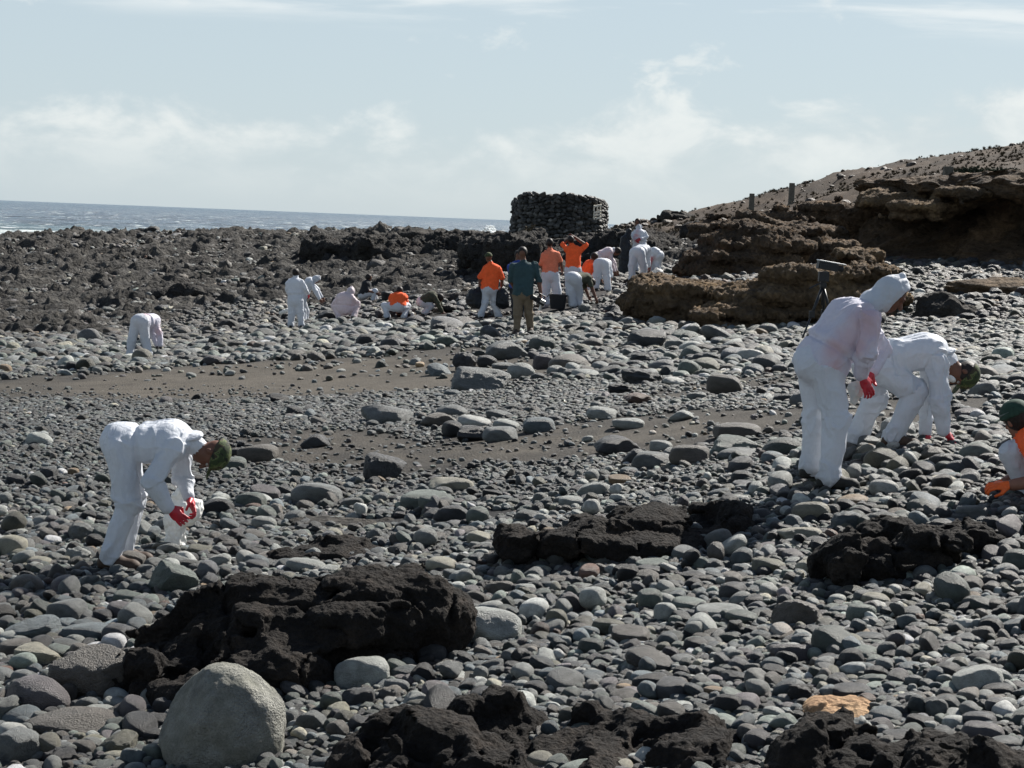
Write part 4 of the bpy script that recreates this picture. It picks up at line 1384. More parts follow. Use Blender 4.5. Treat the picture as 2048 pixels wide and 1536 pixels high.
def zone_probs(u, v):
    """share of ground for every size class, by place (u, v of the ground point in the photograph)"""
    n = len(u)
    P = {k: np.zeros(n) for k in SIZES}
    A = sstep(v, 1010, 1080)
    # the gravel on the left and in the middle; the coarser right side
    gl = 1 - sstep(u, 950, 1150)
    Fz = sstep(u, 1480, 1640) * (1 - A) * sstep(v, 640, 670)
    Mid = (1 - A) * sstep(v, 742, 770) * (1 - Fz)
    Bz = Mid * (gl * sstep(v, 765, 800) + (1 - gl))
    Up = (1 - A) * (1 - sstep(v, 742, 770)) * sstep(v, 636, 655) * (1 - Fz)
    vg = 38 * (1 - sstep(u, 380, 640))
    G = 1 - sstep(v, 636 + vg, 655 + vg)
    Up = Up * (1 - G)
    Dz = Up * (1 - sstep(u, 820, 940))
    Ez = Up * sstep(u, 820, 940)
    lower = sstep(v, 940, 1020) * (1 - A)
    tab = {
        1.1: (0, 0, 0, 0, 0, 0.006), 0.75: (0, 0, 0, 0, 0, 0.016),
        0.50: (0, 0, 0, 0.012, 0.0, 0.012), 0.35: (0, 0, 0.05, 0.04, 0.0, 0.03), 0.25: (0.0, 0.0, 0.30, 0.12, 0.0, 0.20), 0.18: (0.006, 0.002, 0.75, 0.28, 0.06, 0.38),
        0.13: (0.12, 0.010, 0.9, 0.42, 0.34, 0.4), 0.10: (0.30, 0.03, 0.8, 0.5, 0.5, 0.2), 0.075: (0.62, 0.09, 0.4, 0.55, 0.6, 0), 0.055: (0.85, 0.42, 0, 0.4, 0.55, 0), 0.042: (0.8, 0.95, 0, 0, 0.3, 0)}
    for k, (a, b, dd, e, ff, g) in tab.items():
        P[k] = A * a + Bz * b + Dz * dd + Ez * e + Fz * ff + G * g * ((1 - sstep(v, 510, 565)) if k > 0.6 else 1) * (1 - 0.55 * (1 - sstep(v, 540, 630)) * (1 - sstep(u, 1000, 1150)))
        if 0.06 < k < 0.2:
            P[k] = P[k] + lower * Bz * 0.5 * a
    return P


SIZES = [1.1, 0.75, 0.50, 0.35, 0.25, 0.18, 0.13, 0.10, 0.075, 0.055, 0.042]


def scatter():
    rr = np.random.default_rng(11)
    for D in SIZES:
        far = min(D * FPX / 4.6, 99.0)
        if D < 0.06:
            far = min(far, 33.0)
        st = D * 0.92
        ys = np.arange(5.6, far, st)
        rows = []
        for j, y in enumerate(ys):
            hw = 0.43 * y + 1.6
            xs = np.arange(-hw, hw + 0.03 * y, st) + (st / 2 if j % 2 else 0)
            rows.append(np.stack([xs, np.full(len(xs), y)], 1))
        C = np.concatenate(rows)
        C += rr.uniform(-0.36, 0.36, C.shape) * st
        bt = behind_toe(C[:, 0], C[:, 1])
        C = C[bt < 0.4]
        z = ground_z(C[:, 0], C[:, 1])
        u, v, d = project(np.concatenate([C, z[:, None]], 1))
        sand = sand_mask(u, v)
        p = zone_probs(u, v)[D]
        clump = np.clip(1.0 + 0.9 * fbm(np.stack([C[:, 0] * 0.9, C[:, 1] * 0.6, C[:, 0] * 0 + D * 50], 1), 3, 91), 0.25, 2.0)
        p = p * clump * (1 - (0.965 if D < 0.09 else 0.985) * sstep(sand, 0.05, 0.42))
        ok = (rr.random(len(C)) < p) & (u > -620) & (u < 2680) & (v < 1900)
        C, z, u, v, d = C[ok], z[ok], u[ok], v[ok], d[ok]
        i, j = ((C[:, 0] - GX0) / CELL).astype(int), ((C[:, 1] - GY0) / CELL).astype(int)
        ii, jj = np.clip(i, 0, OCC.shape[0] - 1), np.clip(j, 0, OCC.shape[1] - 1)
        free = ~OCC[ii, jj]
        if D > 0.09:
            free &= ~OCC2[ii, jj]
        if D > 0.12:
            q = int(D * 0.28 / CELL)
            for a, b in ((q, 0), (-q, 0), (0, q), (0, -q)):
                free &= ~OCC[np.clip(ii + a, 0, OCC.shape[0] - 1), np.clip(jj + b, 0, OCC.shape[1] - 1)]
        C, z, u, v, d, ii, jj = C[free], z[free], u[free], v[free], d[free], ii[free], jj[free]
        n = len(C)
        if not n:
            continue
        r_ = D * 0.40
        m = int(r_ / CELL) + 1
        for a in range(-m, m + 1):
            for b in range(-m, m + 1):
                if (a * a + b * b) * CELL * CELL < r_ * r_:
                    OCC[np.clip(ii + a, 0, OCC.shape[0] - 1), np.clip(jj + b, 0, OCC.shape[1] - 1)] = True
        size = D * np.exp(rr.normal(0, 0.24, n)) / 2
        el = rr.uniform(0.95, 1.4, n)
        fl = rr.uniform(0.5, 0.95, n)
        G = (v < 645 + 38 * (1 - sstep(u, 380, 640)))
        fl = np.where(G, rr.uniform(0.5, 0.95, n), fl)
        sx, sy, sz = size * el, size * rr.uniform(0.85, 1.05, n), size * fl
        lift = rr.uniform(0.0, 0.75, n)
        stack = (rr.random(n) < 0.22) & (v > 900)
        zz = z + sz * lift + np.where(stack, rr.uniform(0.2, 0.9, n) * sz, 0)
        pid = rr.integers(0, 9, n)
        ang = rr.random(n) < np.where(G, np.where(v < 610, 1.0, 0.7), np.where(v < 760, 0.34, 0.22))
        pid = np.where(ang, rr.integers(9, 13, n), pid)
        pid = np.where(rr.random(n) < np.where(G, 0.6, 0.05), rr.integers(13, 16, n), pid)
        if D > 0.3:
            pid = np.where(G, rr.integers(13, 16, n), pid)
        tl = np.where(G, 3, np.where(v < 760, 2, np.where((u < 1150) & (v < 1000), 1, 0)))
        ti = np.zeros(n, int)
        for q, key in enumerate(('near', 'gravel', 'far', 'lava')):
            w_ = np.array(TONE_W[key])
            ti = np.where(tl == q, rr.choice(len(TN), n, p=w_ / w_.sum()), ti)
        tone = TA[ti] * np.exp(rr.normal(-0.12, 0.52, n))[:, None] * np.where(G, 0.6 if D > 0.3 else 0.85, np.where(tl == 1, 0.8, 0.95))[:, None]
        tone = np.minimum(tone, 0.5 if D < 0.3 else 0.13)
        tilt = np.where(stack, 0.5, 0.22)
        S = STONES
        for key, arr in (('x', C[:, 0]), ('y', C[:, 1]), ('z', zz), ('rx', rr.normal(0, 1, n) * tilt), ('ry', rr.normal(0, 1, n) * tilt), ('rz', rr.uniform(0, 6.28, n)),
                         ('sx', sx), ('sy', sy), ('sz', sz), ('pid', pid), ('tone', np.concatenate([tone, ti[:, None], u[:, None], v[:, None], d[:, None]], 1))):
            S[key].append(arr)
    for k in STONES:
        STONES[k] = np.concatenate(STONES[k])


scatter()

# landmarks that single stones are described by: u, v, words
MARKS = [(450, 1420, 'the big pitted boulder'), (176, 1356, 'the peaked brown boulder'), (74, 1397, 'the smooth purplish boulder'), (346, 1162, 'the craggy greenish boulder'),
         (724, 1352, 'the smooth whitish oval boulder'), (978, 1258, 'the large smooth pale boulder'), (1590, 1234, 'the brown blunt pyramid'), (1442, 1228, 'the pale flat oblong cobble'),
         (1144, 1210, 'the pinkish grey block'), (1956, 1366, 'the big pale cracked boulder'), (1966, 1472, 'the sloping purplish boulder'), (1612, 1390, 'the black rough clinker'),
         (1690, 1424, 'the orange flat stone'), (1750, 1204, 'the yellowish flat cobble'), (1332, 1230, 'the pale upright egg stone'), (1586, 1310, 'the double-humped purplish stone'),
         (1432, 1388, 'the tan oval cobble'), (1800, 1110, 'the craggy lava hump'), (1330, 1080, 'the middle lava ledge'), (960, 1080, 'the pale round cream stone'),
         (220, 1140, 'the bending man\'s boot'), (348, 1090, 'the white sack'), (640, 1160, 'the long black outcrop\'s crest'), (770, 938, 'the dark upright boulder'), (636, 992, 'the broad grey dome'),
         (1200, 1440, 'the bottom lava shelf'), (1800, 1500, 'the corner lava shelf'), (1660, 980, 'the standing man\'s boots'), (1870, 880, 'the stooping worker\'s red gloves'),
         (2010, 970, 'the orange gloves'), (1256, 848, 'the smooth light oval boulder'), (960, 764, 'the grey hill-shaped boulder'), (1137, 731, 'the large smooth brown boulder'),
         (950, 850, 'the middle boulder cluster'), (1450, 772, 'the dark brown domed boulder'), (285, 715, 'the far left stooping worker'), (590, 650, 'the far standing pair'),
         (740, 650, 'the crouching rosy worker'), (1045, 665, 'the teal-shirted man'), (1400, 650, 'the tan outcrop'), (1640, 650, 'the tripod'), (1502, 716, 'the whitish lichen-pale boulder'),
         (1900, 620, 'the tan slab ledge'), (1144, 1008, 'the smooth pale oval cobble'), (1378, 914, 'the brown boulder with a hollow'), (164, 1068, 'the upright pitted block'), (503, 1006, 'the round greenish boulder')]
SHAPE_W = {0: 'rounded', 1: 'egg-shaped', 2: 'oval', 3: 'smooth', 4: 'domed', 5: 'rounded', 6: 'blunt', 7: 'oblong', 8: 'oval', 9: 'angular', 10: 'blocky', 11: 'faceted', 12: 'edgy', 13: 'pitted', 14: 'craggy', 15: 'rough'}


def rel(u, v):
    best = sorted(MARKS, key=lambda m: math.hypot((m[0] - u), (m[1] - v) * 1.3))[:4]
    out = []
    for m in best:
        du, dv = u - m[0], v - m[1]
        dist = math.hypot(du, dv)
        near = 'close ' if dist < 75 else ('' if dist < 150 else 'well ')
        if abs(du) > abs(dv) * 1.6:
            w_ = near + ('right of ' if du > 0 else 'left of ')
        elif abs(dv) > abs(du) * 1.6:
            w_ = near + ('in front of ' if dv > 0 else 'behind ')
        else:
            w_ = ('in front and ' if dv > 0 else 'behind and ') + near + ('right of ' if du > 0 else 'left of ')
        out.append(w_ + m[2])
    return out


def pull_singles(total=300):
    S = STONES
    t = S['tone']
    u, v, d = t[:, 4], t[:, 5], t[:, 6]
    px = 2 * np.sqrt(S['sx'] * S['sz']) * FPX / d
    inside = (u > 8) & (u < 2040) & (v < 1530) & (v > 640)
    order = np.argsort(-np.where(inside, px, 0))
    n = total - len(B)
    pick = order[:n]
    used = {}
    for k in pick:
        tone = TN[int(t[k, 3])]
        shp = SHAPE_W[int(S['pid'][k])]
        size = 'large' if px[k] > np.percentile(px[pick], 70) else ('middling' if px[k] > np.percentile(px[pick], 35) else 'smaller')
        cand = []
        rs = rel(u[k], v[k])
        for q in rs:
            cand.append('%s %s stone %s' % (tone, shp, q))
        for q in rs:
            cand.append('%s %s %s stone %s' % (size, tone, shp, q))
        cand = [' '.join(c.split()[:16]) for c in cand]
        lab = next((c for c in cand if c not in used), None)
        if lab is None:
            lab = cand[0]
        used[lab] = used.get(lab, 0) + 1
        pid = int(S['pid'][k])
        single_stone('cobble', lab, u[k], v[k], (S['x'][k], S['y'][k], S['z'][k]), (S['rx'][k], S['ry'][k], S['rz'][k]),
                     (S['sx'][k], S['sy'][k], S['sz'][k]), PROTO[pid], t[k, :3], 'boulders and large cobbles on the beach')
    keep = np.ones(len(u), bool)
    keep[pick] = False
    for k in S:
        S[k] = S[k][keep]


pull_singles()


def stuff(name, sel):
    S = STONES
    n = int(sel.sum())
    me = bpy.data.meshes.new(name)
    me.vertices.add(n)
    me.vertices.foreach_set('co', np.stack([S['x'][sel], S['y'][sel], S['z'][sel]], 1).astype(np.float32).ravel())
    for nm, keys in (('rot', ('rx', 'ry', 'rz')), ('scl', ('sx', 'sy', 'sz'))):
        a = me.attributes.new(nm, 'FLOAT_VECTOR', 'POINT')
        a.data.foreach_set('vector', np.stack([S[k][sel] for k in keys], 1).astype(np.float32).ravel())
    a = me.attributes.new('pid', 'INT', 'POINT')
    a.data.foreach_set('value', S['pid'][sel].astype(np.int32))
    a = me.attributes.new('tone', 'FLOAT_COLOR', 'POINT')
    c = np.ones((n, 4), np.float32)
    c[:, :3] = S['tone'][sel][:, :3]
    a.data.foreach_set('color', c.ravel())
    o = obj(name, me)
    scatter_nodes(o, PROTO_COL)
    tag(o, kind='stuff')
    print(name, n)
    return o


def scatter_nodes(o, coll):
    g = bpy.data.node_groups.new('scatter_' + o.name, 'GeometryNodeTree')
    g.interface.new_socket('Geometry', in_out='INPUT', socket_type='NodeSocketGeometry')
    g.interface.new_socket('Geometry', in_out='OUTPUT', socket_type='NodeSocketGeometry')
    i = g.nodes.new('NodeGroupInput')
    q = g.nodes.new('NodeGroupOutput')
    ip = g.nodes.new('GeometryNodeInstanceOnPoints')
    ci = g.nodes.new('GeometryNodeCollectionInfo')
    ci.inputs['Collection'].default_value = coll
    ci.inputs['Separate Children'].default_value = True
    ci.inputs['Reset Children'].default_value = True
    ip.inputs['Pick Instance'].default_value = True

    def named(nm, typ):
        nd = g.nodes.new('GeometryNodeInputNamedAttribute')
        nd.data_type = typ
        nd.inputs[0].default_value = nm
        return nd.outputs[0]
    L = g.links.new
    L(i.outputs[0], ip.inputs['Points'])
    L(ci.outputs[0], ip.inputs['Instance'])
    L(named('pid', 'INT'), ip.inputs['Instance Index'])
    er = g.nodes.new('FunctionNodeEulerToRotation')
    L(named('rot', 'FLOAT_VECTOR'), er.inputs[0])
    L(er.outputs[0], ip.inputs['Rotation'])
    L(named('scl', 'FLOAT_VECTOR'), ip.inputs['Scale'])
    L(ip.outputs[0], q.inputs[0])
    m = o.modifiers.new('scatter', 'NODES')
    m.node_group = g


far_ = STONES['tone'][:, 5] < 645
stuff('pebbles', ~far_)
stuff('lava_rubble', far_)
# ------------------------------------------------------------------ people
M['suit_red'] = m_suit('overall_over_red', patch=(0.55, 0.06, 0.06))
UP = np.array([0, 0, 1.0])
_HAND = {}


def hand_mesh(curl, mat):
    key = (curl, mat)
    if key in _HAND:
        return _HAND[key]
    f = Field((-0.075, -0.05, -0.12), (0.095, 0.21, 0.06), 0.0048)
    f.cone((0, -0.035, 0), (0, 0.03, 0), 0.031, 0.030, 0.01)
    f.ell((0.0, 0.058, 0), np.eye(3), (0.044, 0.052, 0.019), 0.015)
    for x, L, sp in ((-0.032, 0.058, -0.10), (-0.011, 0.074, -0.03), (0.011, 0.080, 0.03), (0.032, 0.070, 0.10)):
        p = np.array([x, 0.095, 0.0])
        a = 0.25 * curl
        for seg, q in enumerate((0.45, 0.32, 0.23)):
            n = p + L * q * np.array([sp * math.cos(a), math.cos(a), -math.sin(a)]) * 1.15
            f.cone(p, n, 0.0105 - 0.001 * seg, 0.0098 - 0.001 * seg, 0.004)
            p = n
            a += 0.95 * curl
    f.cone((0.03, 0.02, -0.004), (0.058, 0.058, -0.018 - 0.01 * curl), 0.017, 0.0125, 0.012)
    f.cone((0.058, 0.058, -0.018 - 0.01 * curl), (0.062 - 0.03 * curl, 0.092, -0.03 - 0.035 * curl), 0.012, 0.0095, 0.004)
    V, F = f.mesh()
    V = laplace(V, F, 1, 0.4)
    me = mesh_np('hand', V, F, [M[mat]])
    _HAND[key] = me
    return me


_BOOT = {}


def boot_mesh(mat):
    if mat in _BOOT:
        return _BOOT[mat]
    f = Field((-0.09, -0.14, -0.11), (0.09, 0.26, 0.16), 0.010)
    f.cone((0, -0.045, -0.045), (0, 0.16, -0.055), 0.052, 0.045, 0.03)
    f.cone((0, 0.05, -0.035), (0, -0.005, 0.035), 0.05, 0.05, 0.04)
    f.ell((0, 0.17, -0.06), np.eye(3), (0.05, 0.055, 0.04), 0.02)
    V, F = f.mesh()
    V[:, 2] = np.maximum(V[:, 2], -0.092)
    # a welted sole
    s = V[:, 2] < -0.07
    V[s, :2] *= 1.06
    me = mesh_np('boot', V, F, [M[mat]])
    _BOOT[mat] = me
    return me


def mat3(x, y, z, loc, mirror=False):
    m = np.stack([x * (-1 if mirror else 1), y, z], 1)
    M4 = Matrix([list(m[i]) + [loc[i]] for i in range(3)] + [[0, 0, 0, 1]])
    return M4


def unit(a):
    a = np.asarray(a, float)
    return a / max(np.linalg.norm(a), 1e-9)


def child(name, me, root, M4):
    o = bpy.data.objects.new(name, me)
    COL.objects.link(o)
    o.parent = root
    o.matrix_local = M4
    return o


def person(label, foot, J, belly, face, crown, top='suit', trouser='suit', sleeve=None, fore=None, skin='skin_dark', hand=None, gloves='hand', bag=1.15,
           head_wear=(), boots='boot_black', h=0.02, d=None, toe=None, feet=((0, 0), (0, 0)), wrinkle=0.010, patches=(), curl=0.6, hand_dir=None, bag_leg=None, group='people cleaning the beach', face_detail=False,
           belt=None, palm=None):
    """FOOT: pixel where a boot meets the ground; J: joints as (u, v, metres deeper)"""
    d0 = d if d is not None else ground_hit(*foot)
    W = {}
    for k, j in J.items():
        W[k] = at(j[0], j[1], d0 + (j[2] if len(j) > 2 else 0))
    base = at(foot[0], foot[1], d0)
    base[2] = ground_z(base[0], base[1])
    bag_leg = bag_leg or bag
    sleeve = sleeve or top
    fore = fore or sleeve
    hand = hand or skin
    spine = unit(W['chest'] - W['pel'])
    b = unit(np.asarray(belly, float) - spine * (np.asarray(belly, float) @ spine))
    side = np.cross(b, spine)                     # the person's right
    for s, sg in (('R', 1), ('L', -1)):
        W.setdefault('sh' + s, W['chest'] + side * 0.185 * sg + spine * 0.02)
        W.setdefault('hip' + s, W['pel'] + side * 0.095 * sg - spine * 0.02)
    pts = np.array(list(W.values()))
    f = Field(pts.min(0) - 0.30, pts.max(0) + 0.30, h)
    # legs
    for s in 'RL':
        hp_, kn, an = W['hip' + s], W['kn' + s], W['an' + s]
        f.cone(hp_, kn, 0.105 * bag_leg, 0.078 * bag_leg, 0.03, trouser)
        f.cone(kn, an, 0.080 * bag_leg, 0.064 * bag_leg, 0.03, trouser)
        f.cone(an + unit(kn - an) * 0.03, an + unit(an - kn) * 0.005, 0.070 * bag_leg, 0.074 * bag_leg, 0.02, trouser)
    A = frame(b, spine)
    f.ell(W['pel'], A, np.array([0.17, 0.135, 0.15]) * (0.5 + 0.5 * bag_leg), 0.05, trouser)
    f.ell(W['pel'] - b * 0.06 - spine * 0.04, A, np.array([0.15, 0.11, 0.13]) * (0.5 + 0.5 * bag_leg), 0.05, trouser)
    # trunk
    mid = (W['pel'] + W['chest']) / 2 + (-b) * J.get('hump', (0,))[0] if False else (W['pel'] + W['chest']) / 2
    L = np.linalg.norm(W['chest'] - W['pel'])
    for sg in (-1, 1):
        f.cone(W['pel'] + side * 0.06 * sg + spine * (0.10 if top == trouser else 0.045), W['chest'] + side * 0.085 * sg, 0.115 * bag * (1 if top == trouser else 1.18), 0.118 * bag, 0.05, top)
    if top != trouser:
        f.ell(W['pel'] + spine * 0.10, A, np.array([0.172, 0.142, 0.13]) * (0.5 + 0.5 * bag), 0.04, top)
    f.ell(W['chest'] + spine * 0.0, A, np.array([0.19, 0.125, 0.16]) * (0.4 + 0.6 * bag), 0.06, top)
    f.cone((W['shL'] + W['chest']) / 2, W['shL'], 0.085, 0.062 * bag, 0.05, sleeve)
    f.cone((W['shR'] + W['chest']) / 2, W['shR'], 0.085, 0.062 * bag, 0.05, sleeve)
    f.cone(W['chest'] + spine * 0.04, W['neck'] - spine * 0.03, 0.10, 0.062, 0.04, top)
    if top.startswith('suit'):
        f.cone(W['neck'] - spine * 0.03, W['neck'] + unit(W['head'] - W['neck']) * 0.035, 0.076, 0.072, 0.03, top)
    for s in 'RL':
        sh, e, wr = W['sh' + s], W['el' + s], W['wr' + s]
        ba = bag if fore == sleeve else 0.92
        f.cone(sh, e, 0.066 * bag, 0.058 * bag, 0.03, sleeve)
        f.cone(e, wr, 0.056 * ba, 0.043 * ba, 0.02, fore)
    # head
    H = W['head']
    FR = frame(face, crown)
    sd, fw, cu = FR
    f.cone(W['neck'] - spine * 0.02, H - cu * 0.05, 0.056, 0.055, 0.03, skin)
    hk = 1.0 if h < 0.015 else 1.13
    f.ell(H + cu * 0.02 - fw * 0.012, FR, np.array([0.075, 0.096, 0.088]) * hk, 0.02, skin)
    f.ell(H - cu * 0.055 + fw * 0.03, FR, (0.056, 0.062, 0.062), 0.03, skin)
    f.ell(H - cu * 0.095 + fw * 0.062, FR, (0.026, 0.022, 0.02), 0.02, skin)
    if h < 0.015:
        f.cone(H + cu * 0.008 + fw * 0.082, H - cu * 0.036 + fw * 0.112, 0.010, 0.0165, 0.008, skin)
        f.cone(H + cu * 0.024 + fw * 0.082 - sd * 0.04, H + cu * 0.024 + fw * 0.082 + sd * 0.04, 0.013, 0.013, 0.012, skin)
        f.cone(H - cu * 0.068 + fw * 0.083 - sd * 0.02, H - cu * 0.068 + fw * 0.083 + sd * 0.02, 0.009, 0.009, 0.006, skin)
        for sg in (-1, 1):
            f.ell(H + sd * 0.078 * sg - cu * 0.012 - fw * 0.012, FR, (0.010, 0.020, 0.032), 0.008, skin)
    V, F = f.mesh()
    who = f.keys(V)
    pk = [p[5] for p in f.prims]
    mats = sorted(set(k for k in pk if k))
    mid_ = np.array([mats.index(k) if k else -1 for k in pk])
    # cloth folds: ridges across and along the limbs
    if wrinkle:
        N = vert_normals(V, F)
        ax = np.zeros_like(V)
        for i, p in enumerate(f.prims):
            m = who == i
            if m.any():
                ax[m] = unit(p[2] - p[1]) if p[0] == 'c' else spine
        t = (V * ax).sum(1)
        # sharp diagonal creases, thickest round the joints; soft drape elsewhere
        jp = np.array([W[k] for k in ('knR', 'knL', 'elR', 'elL', 'shR', 'shL', 'hipR', 'hipL', 'anR', 'anL')] + [(W['pel'] * 0.6 + W['chest'] * 0.4)])
        dj = np.min(np.linalg.norm(V[:, None] - jp[None], axis=2), axis=1)
        near = 0.45 + 0.9 * (1 - sstep(dj, 0.05, 0.20))
        q = V * 6.0 - ax * (t * 3.2)[:, None]
        wob = np.stack([fbm(V * 3 + 5, 2, 61), fbm(V * 3 + 9, 2, 62), fbm(V * 3 + 13, 2, 63)], 1) * 0.8
        n1 = np.maximum(1 - 2.6 * np.abs(noise(q + wob, 7)), 0) ** 1.6
        n3 = np.maximum(1 - 2.8 * np.abs(noise(V * 11.0 - ax * (t * 8.2)[:, None] + wob + 30, 17)), 0) ** 1.6
        n2 = fbm(V * 3.2, 2, 27)
        cloth = np.array([0 if (k or '').startswith('skin') else 1 for k in pk])[who]
        q4 = V * 2.6 + ax * (t * 9.5)[:, None] + wob * 0.9
        n4 = np.maximum(1 - 2.4 * np.abs(noise(q4, 37)), 0) ** 1.4 * (1 - sstep(dj, 0.05, 0.17))
        amp = wrinkle * (1.1 * n4 + near * (1.9 * n1 + 1.2 * n3 - 0.9) + 0.5 * n2)
        if top.startswith('suit') and trouser.startswith('suit'):
            # gathered waist
            wc = W['pel'] * 0.68 + W['chest'] * 0.32
            tw = (V - wc) @ spine
            trunk = np.linalg.norm(V - wc - tw[:, None] * spine, axis=1) < 0.26
            amp = amp - 0.020 * np.exp(-(tw / 0.016) ** 2) * trunk + 0.012 * np.exp(-((tw - 0.05) / 0.035) ** 2) * trunk
        V = V + N * (amp * cloth)[:, None]
        V = laplace(V, F, 1, 0.35)
    fm = mid_[who[F[:, 0]]]
    root = bpy.data.objects.new('person', None)
    COL.objects.link(root)
    root.location = base
    root.empty_display_size = 0.3
    tag(root, label, 'person', group)
    me = mesh_np('body', V - base, F, [M[k] for k in mats], True, fm)
    if patches:
        tv = np.zeros(len(V))
        for (u, v, dz, r) in patches:
            c = at(u, v, d0 + dz)
            dd = np.linalg.norm(V - c, axis=1) + 0.6 * r * fbm(V * 5, 3, 12)
            tv = np.maximum(tv, (0.62 if top == 'suit_pink' else 0.85) * (1 - sstep(dd, r * 0.1, r * 1.15)))
        a = me.attributes.new('tint', 'FLOAT', 'POINT')
        a.data.foreach_set('value', tv.astype(np.float32))
    obj('body', me, root)
    # feet
    for s in 'RL':
        an, kn = W['an' + s], W['kn' + s]
        t = (toe or {}).get(s)
        t = unit(np.array(t if t is not None else (b[0], b[1], 0)))
        up = unit(UP)
        x = np.cross(t, up)
        child('boot', boot_mesh(boots), root, mat3(unit(x), t, unit(np.cross(x, t)), an - base))
    # hands
    for s in 'RL':
        e, wr = W['el' + s], W['wr' + s]
        fd = unit(wr - e)
        if hand_dir and s in hand_dir:
            fd = unit(np.array(hand_dir[s], float))
        back = np.array((palm or {}).get(s, side * (1 if s == 'R' else -1)), float)
        z = unit(back - fd * (back @ fd) + 1e-4)
        x = np.cross(fd, z)
        sg = 1 if s == 'L' else -1
        child('glove' if gloves == 'glove' else 'hand', hand_mesh(curl, hand), root, mat3(x, fd, z, wr + fd * 0.025 - base, mirror=(sg < 0)))
    # on the head
    for wgear in head_wear:
        head_gear(wgear, root, H - base, FR, W['neck'] - base, spine, b, h)
    if face_detail:
        V_, F_ = ICO[2]
        em = bpy.data.meshes.get('eye_ball') or mesh_np('eye_ball', V_ * 0.0125, F_, [M['eye']])
        for sg in (-1, 1):
            child('eye', em, root, Matrix.Translation(H - base + sd * 0.031 * sg + cu * 0.004 + fw * 0.081))
    return root, W, d0


def head_gear(kind, root, H, FR, neck, spine, b, h):
    sd, fw, cu = FR
    M4 = mat3(sd, fw, cu, H)
    if kind == 'hair' or kind == 'long_hair':
        V, F = ICO[4 if h < 0.015 else 3]
        V = V * np.array([0.086, 0.104, 0.098]) * (1.0 if h < 0.015 else 1.13)
        V = V + [0, -0.022, 0.026]
        fr = V[:, 1] > 0.05
        V[fr, 1] = 0.05 + (V[fr, 1] - 0.05) * 0.4
        V = V * (1 + 0.05 * fbm(V * 45, 3, 5, 0.6, True))[:, None]
        if kind == 'long_hair':
            k = V[:, 2] < 0.0
            V[k, 2] *= 1.5
        child('hair', mesh_np('hair', V, F, [M['hair']]), root, M4)
    elif kind in ('camo_cap', 'green_cap'):  # cloth cap
        mt = M['camo'] if kind == 'camo_cap' else M['cap_green']
        V, F = ICO[4]
        V = V * [0.100, 0.122, 0.105]
        low = V[:, 2] < 0
        V[low, 2] *= 0.3
        V[low, :2] *= 1.02
        V = V * (1 + 0.02 * fbm(V * 22, 3, 5))[:, None] + [0, -0.012, 0.034]
        c = child('cap', mesh_np('cap', V, F, [mt]), root, M4)
        V, F = ICO[3]
        V = V * [0.076, 0.062, 0.006] + [0, 0.118, 0.034]
        V[:, 2] -= 0.9 * V[:, 0] ** 2
        child('brim', mesh_np('brim', V, F, [mt]), c, Matrix.Identity(4))
        if kind == 'green_cap':
            a = np.linspace(0, 2 * math.pi, 49)[:-1]
            ring = []
            for zz, rr in ((0.052, 1.03), (0.066, 1.035), (0.066, 1.0), (0.052, 1.0)):
                ring.append(np.stack([0.094 * rr * np.cos(a), 0.114 * rr * np.sin(a) - 0.008, np.full(48, zz)], 1))
            V = np.concatenate(ring)
            F = np.array([[p * 48 + i, p * 48 + (i + 1) % 48, ((p + 1) % 4) * 48 + (i + 1) % 48, ((p + 1) % 4) * 48 + i] for p in range(4) for i in range(48)])
            child('strap', mesh_np('strap', V, F, [M['strap']]), c, Matrix.Identity(4))
    elif kind in ('hood', 'hood_rose'):
        hh = 0.011 if h < 0.015 else 0.018
        f = Field((-0.2, -0.25, -0.24), (0.2, 0.2, 0.24), hh)
        f.ell((0, -0.02, 0.025), np.eye(3), (0.102, 0.122, 0.118), 0.02)
        f.cone((0, -0.03, 0.07), (0, -0.05, 0.145), 0.072, 0.022, 0.04)
        f.cone((0, -0.02, -0.02), (0, -0.06, -0.15), 0.105, 0.10, 0.05)
        f.ell((0, 0.11, -0.005), np.eye(3), (0.1, 0.135, 0.118), 0.012, cut=True)
        f.cone((0, -0.02, -0.03), (0, -0.04, -0.25), 0.075, 0.075, 0.01, cut=True)
        V, F = f.mesh()
        N = vert_normals(V, F)
        V = V + N * (0.011 * np.maximum(1 - 2.6 * np.abs(noise(V * [16, 16, 11] + 3 * fbm(V * 6, 2, 8)[:, None] * 0.3, 4)), 0))[:, None]
        V = laplace(V, F, 1, 0.4)
        child('hood', mesh_np('hood', V, F, [M['suit_rose' if kind == 'hood_rose' else 'suit']]), root, M4)
    elif kind == 'hood_down':
        V, F = ICO[4]
        V = V * [0.115, 0.08, 0.03]
        V = V * (1 + 0.18 * fbm(V * 9, 3, 6, 0.5, True))[:, None]
        q = unit(spine)
        z = unit(-b)
        x = np.cross(q, z)
        child('hood', mesh_np('hood', V, F, [M['suit']]), root, mat3(x, q, z, neck + z * 0.05 + q * 0.0))
    elif kind == 'mask':
        V, F = ICO[3]
        V = V * [0.05, 0.03, 0.045] + [0, 0.088, -0.055]
        child('face_mask', mesh_np('face_mask', V, F, [M['mask']]), root, M4)


SUIT = dict(top='suit', trouser='suit')

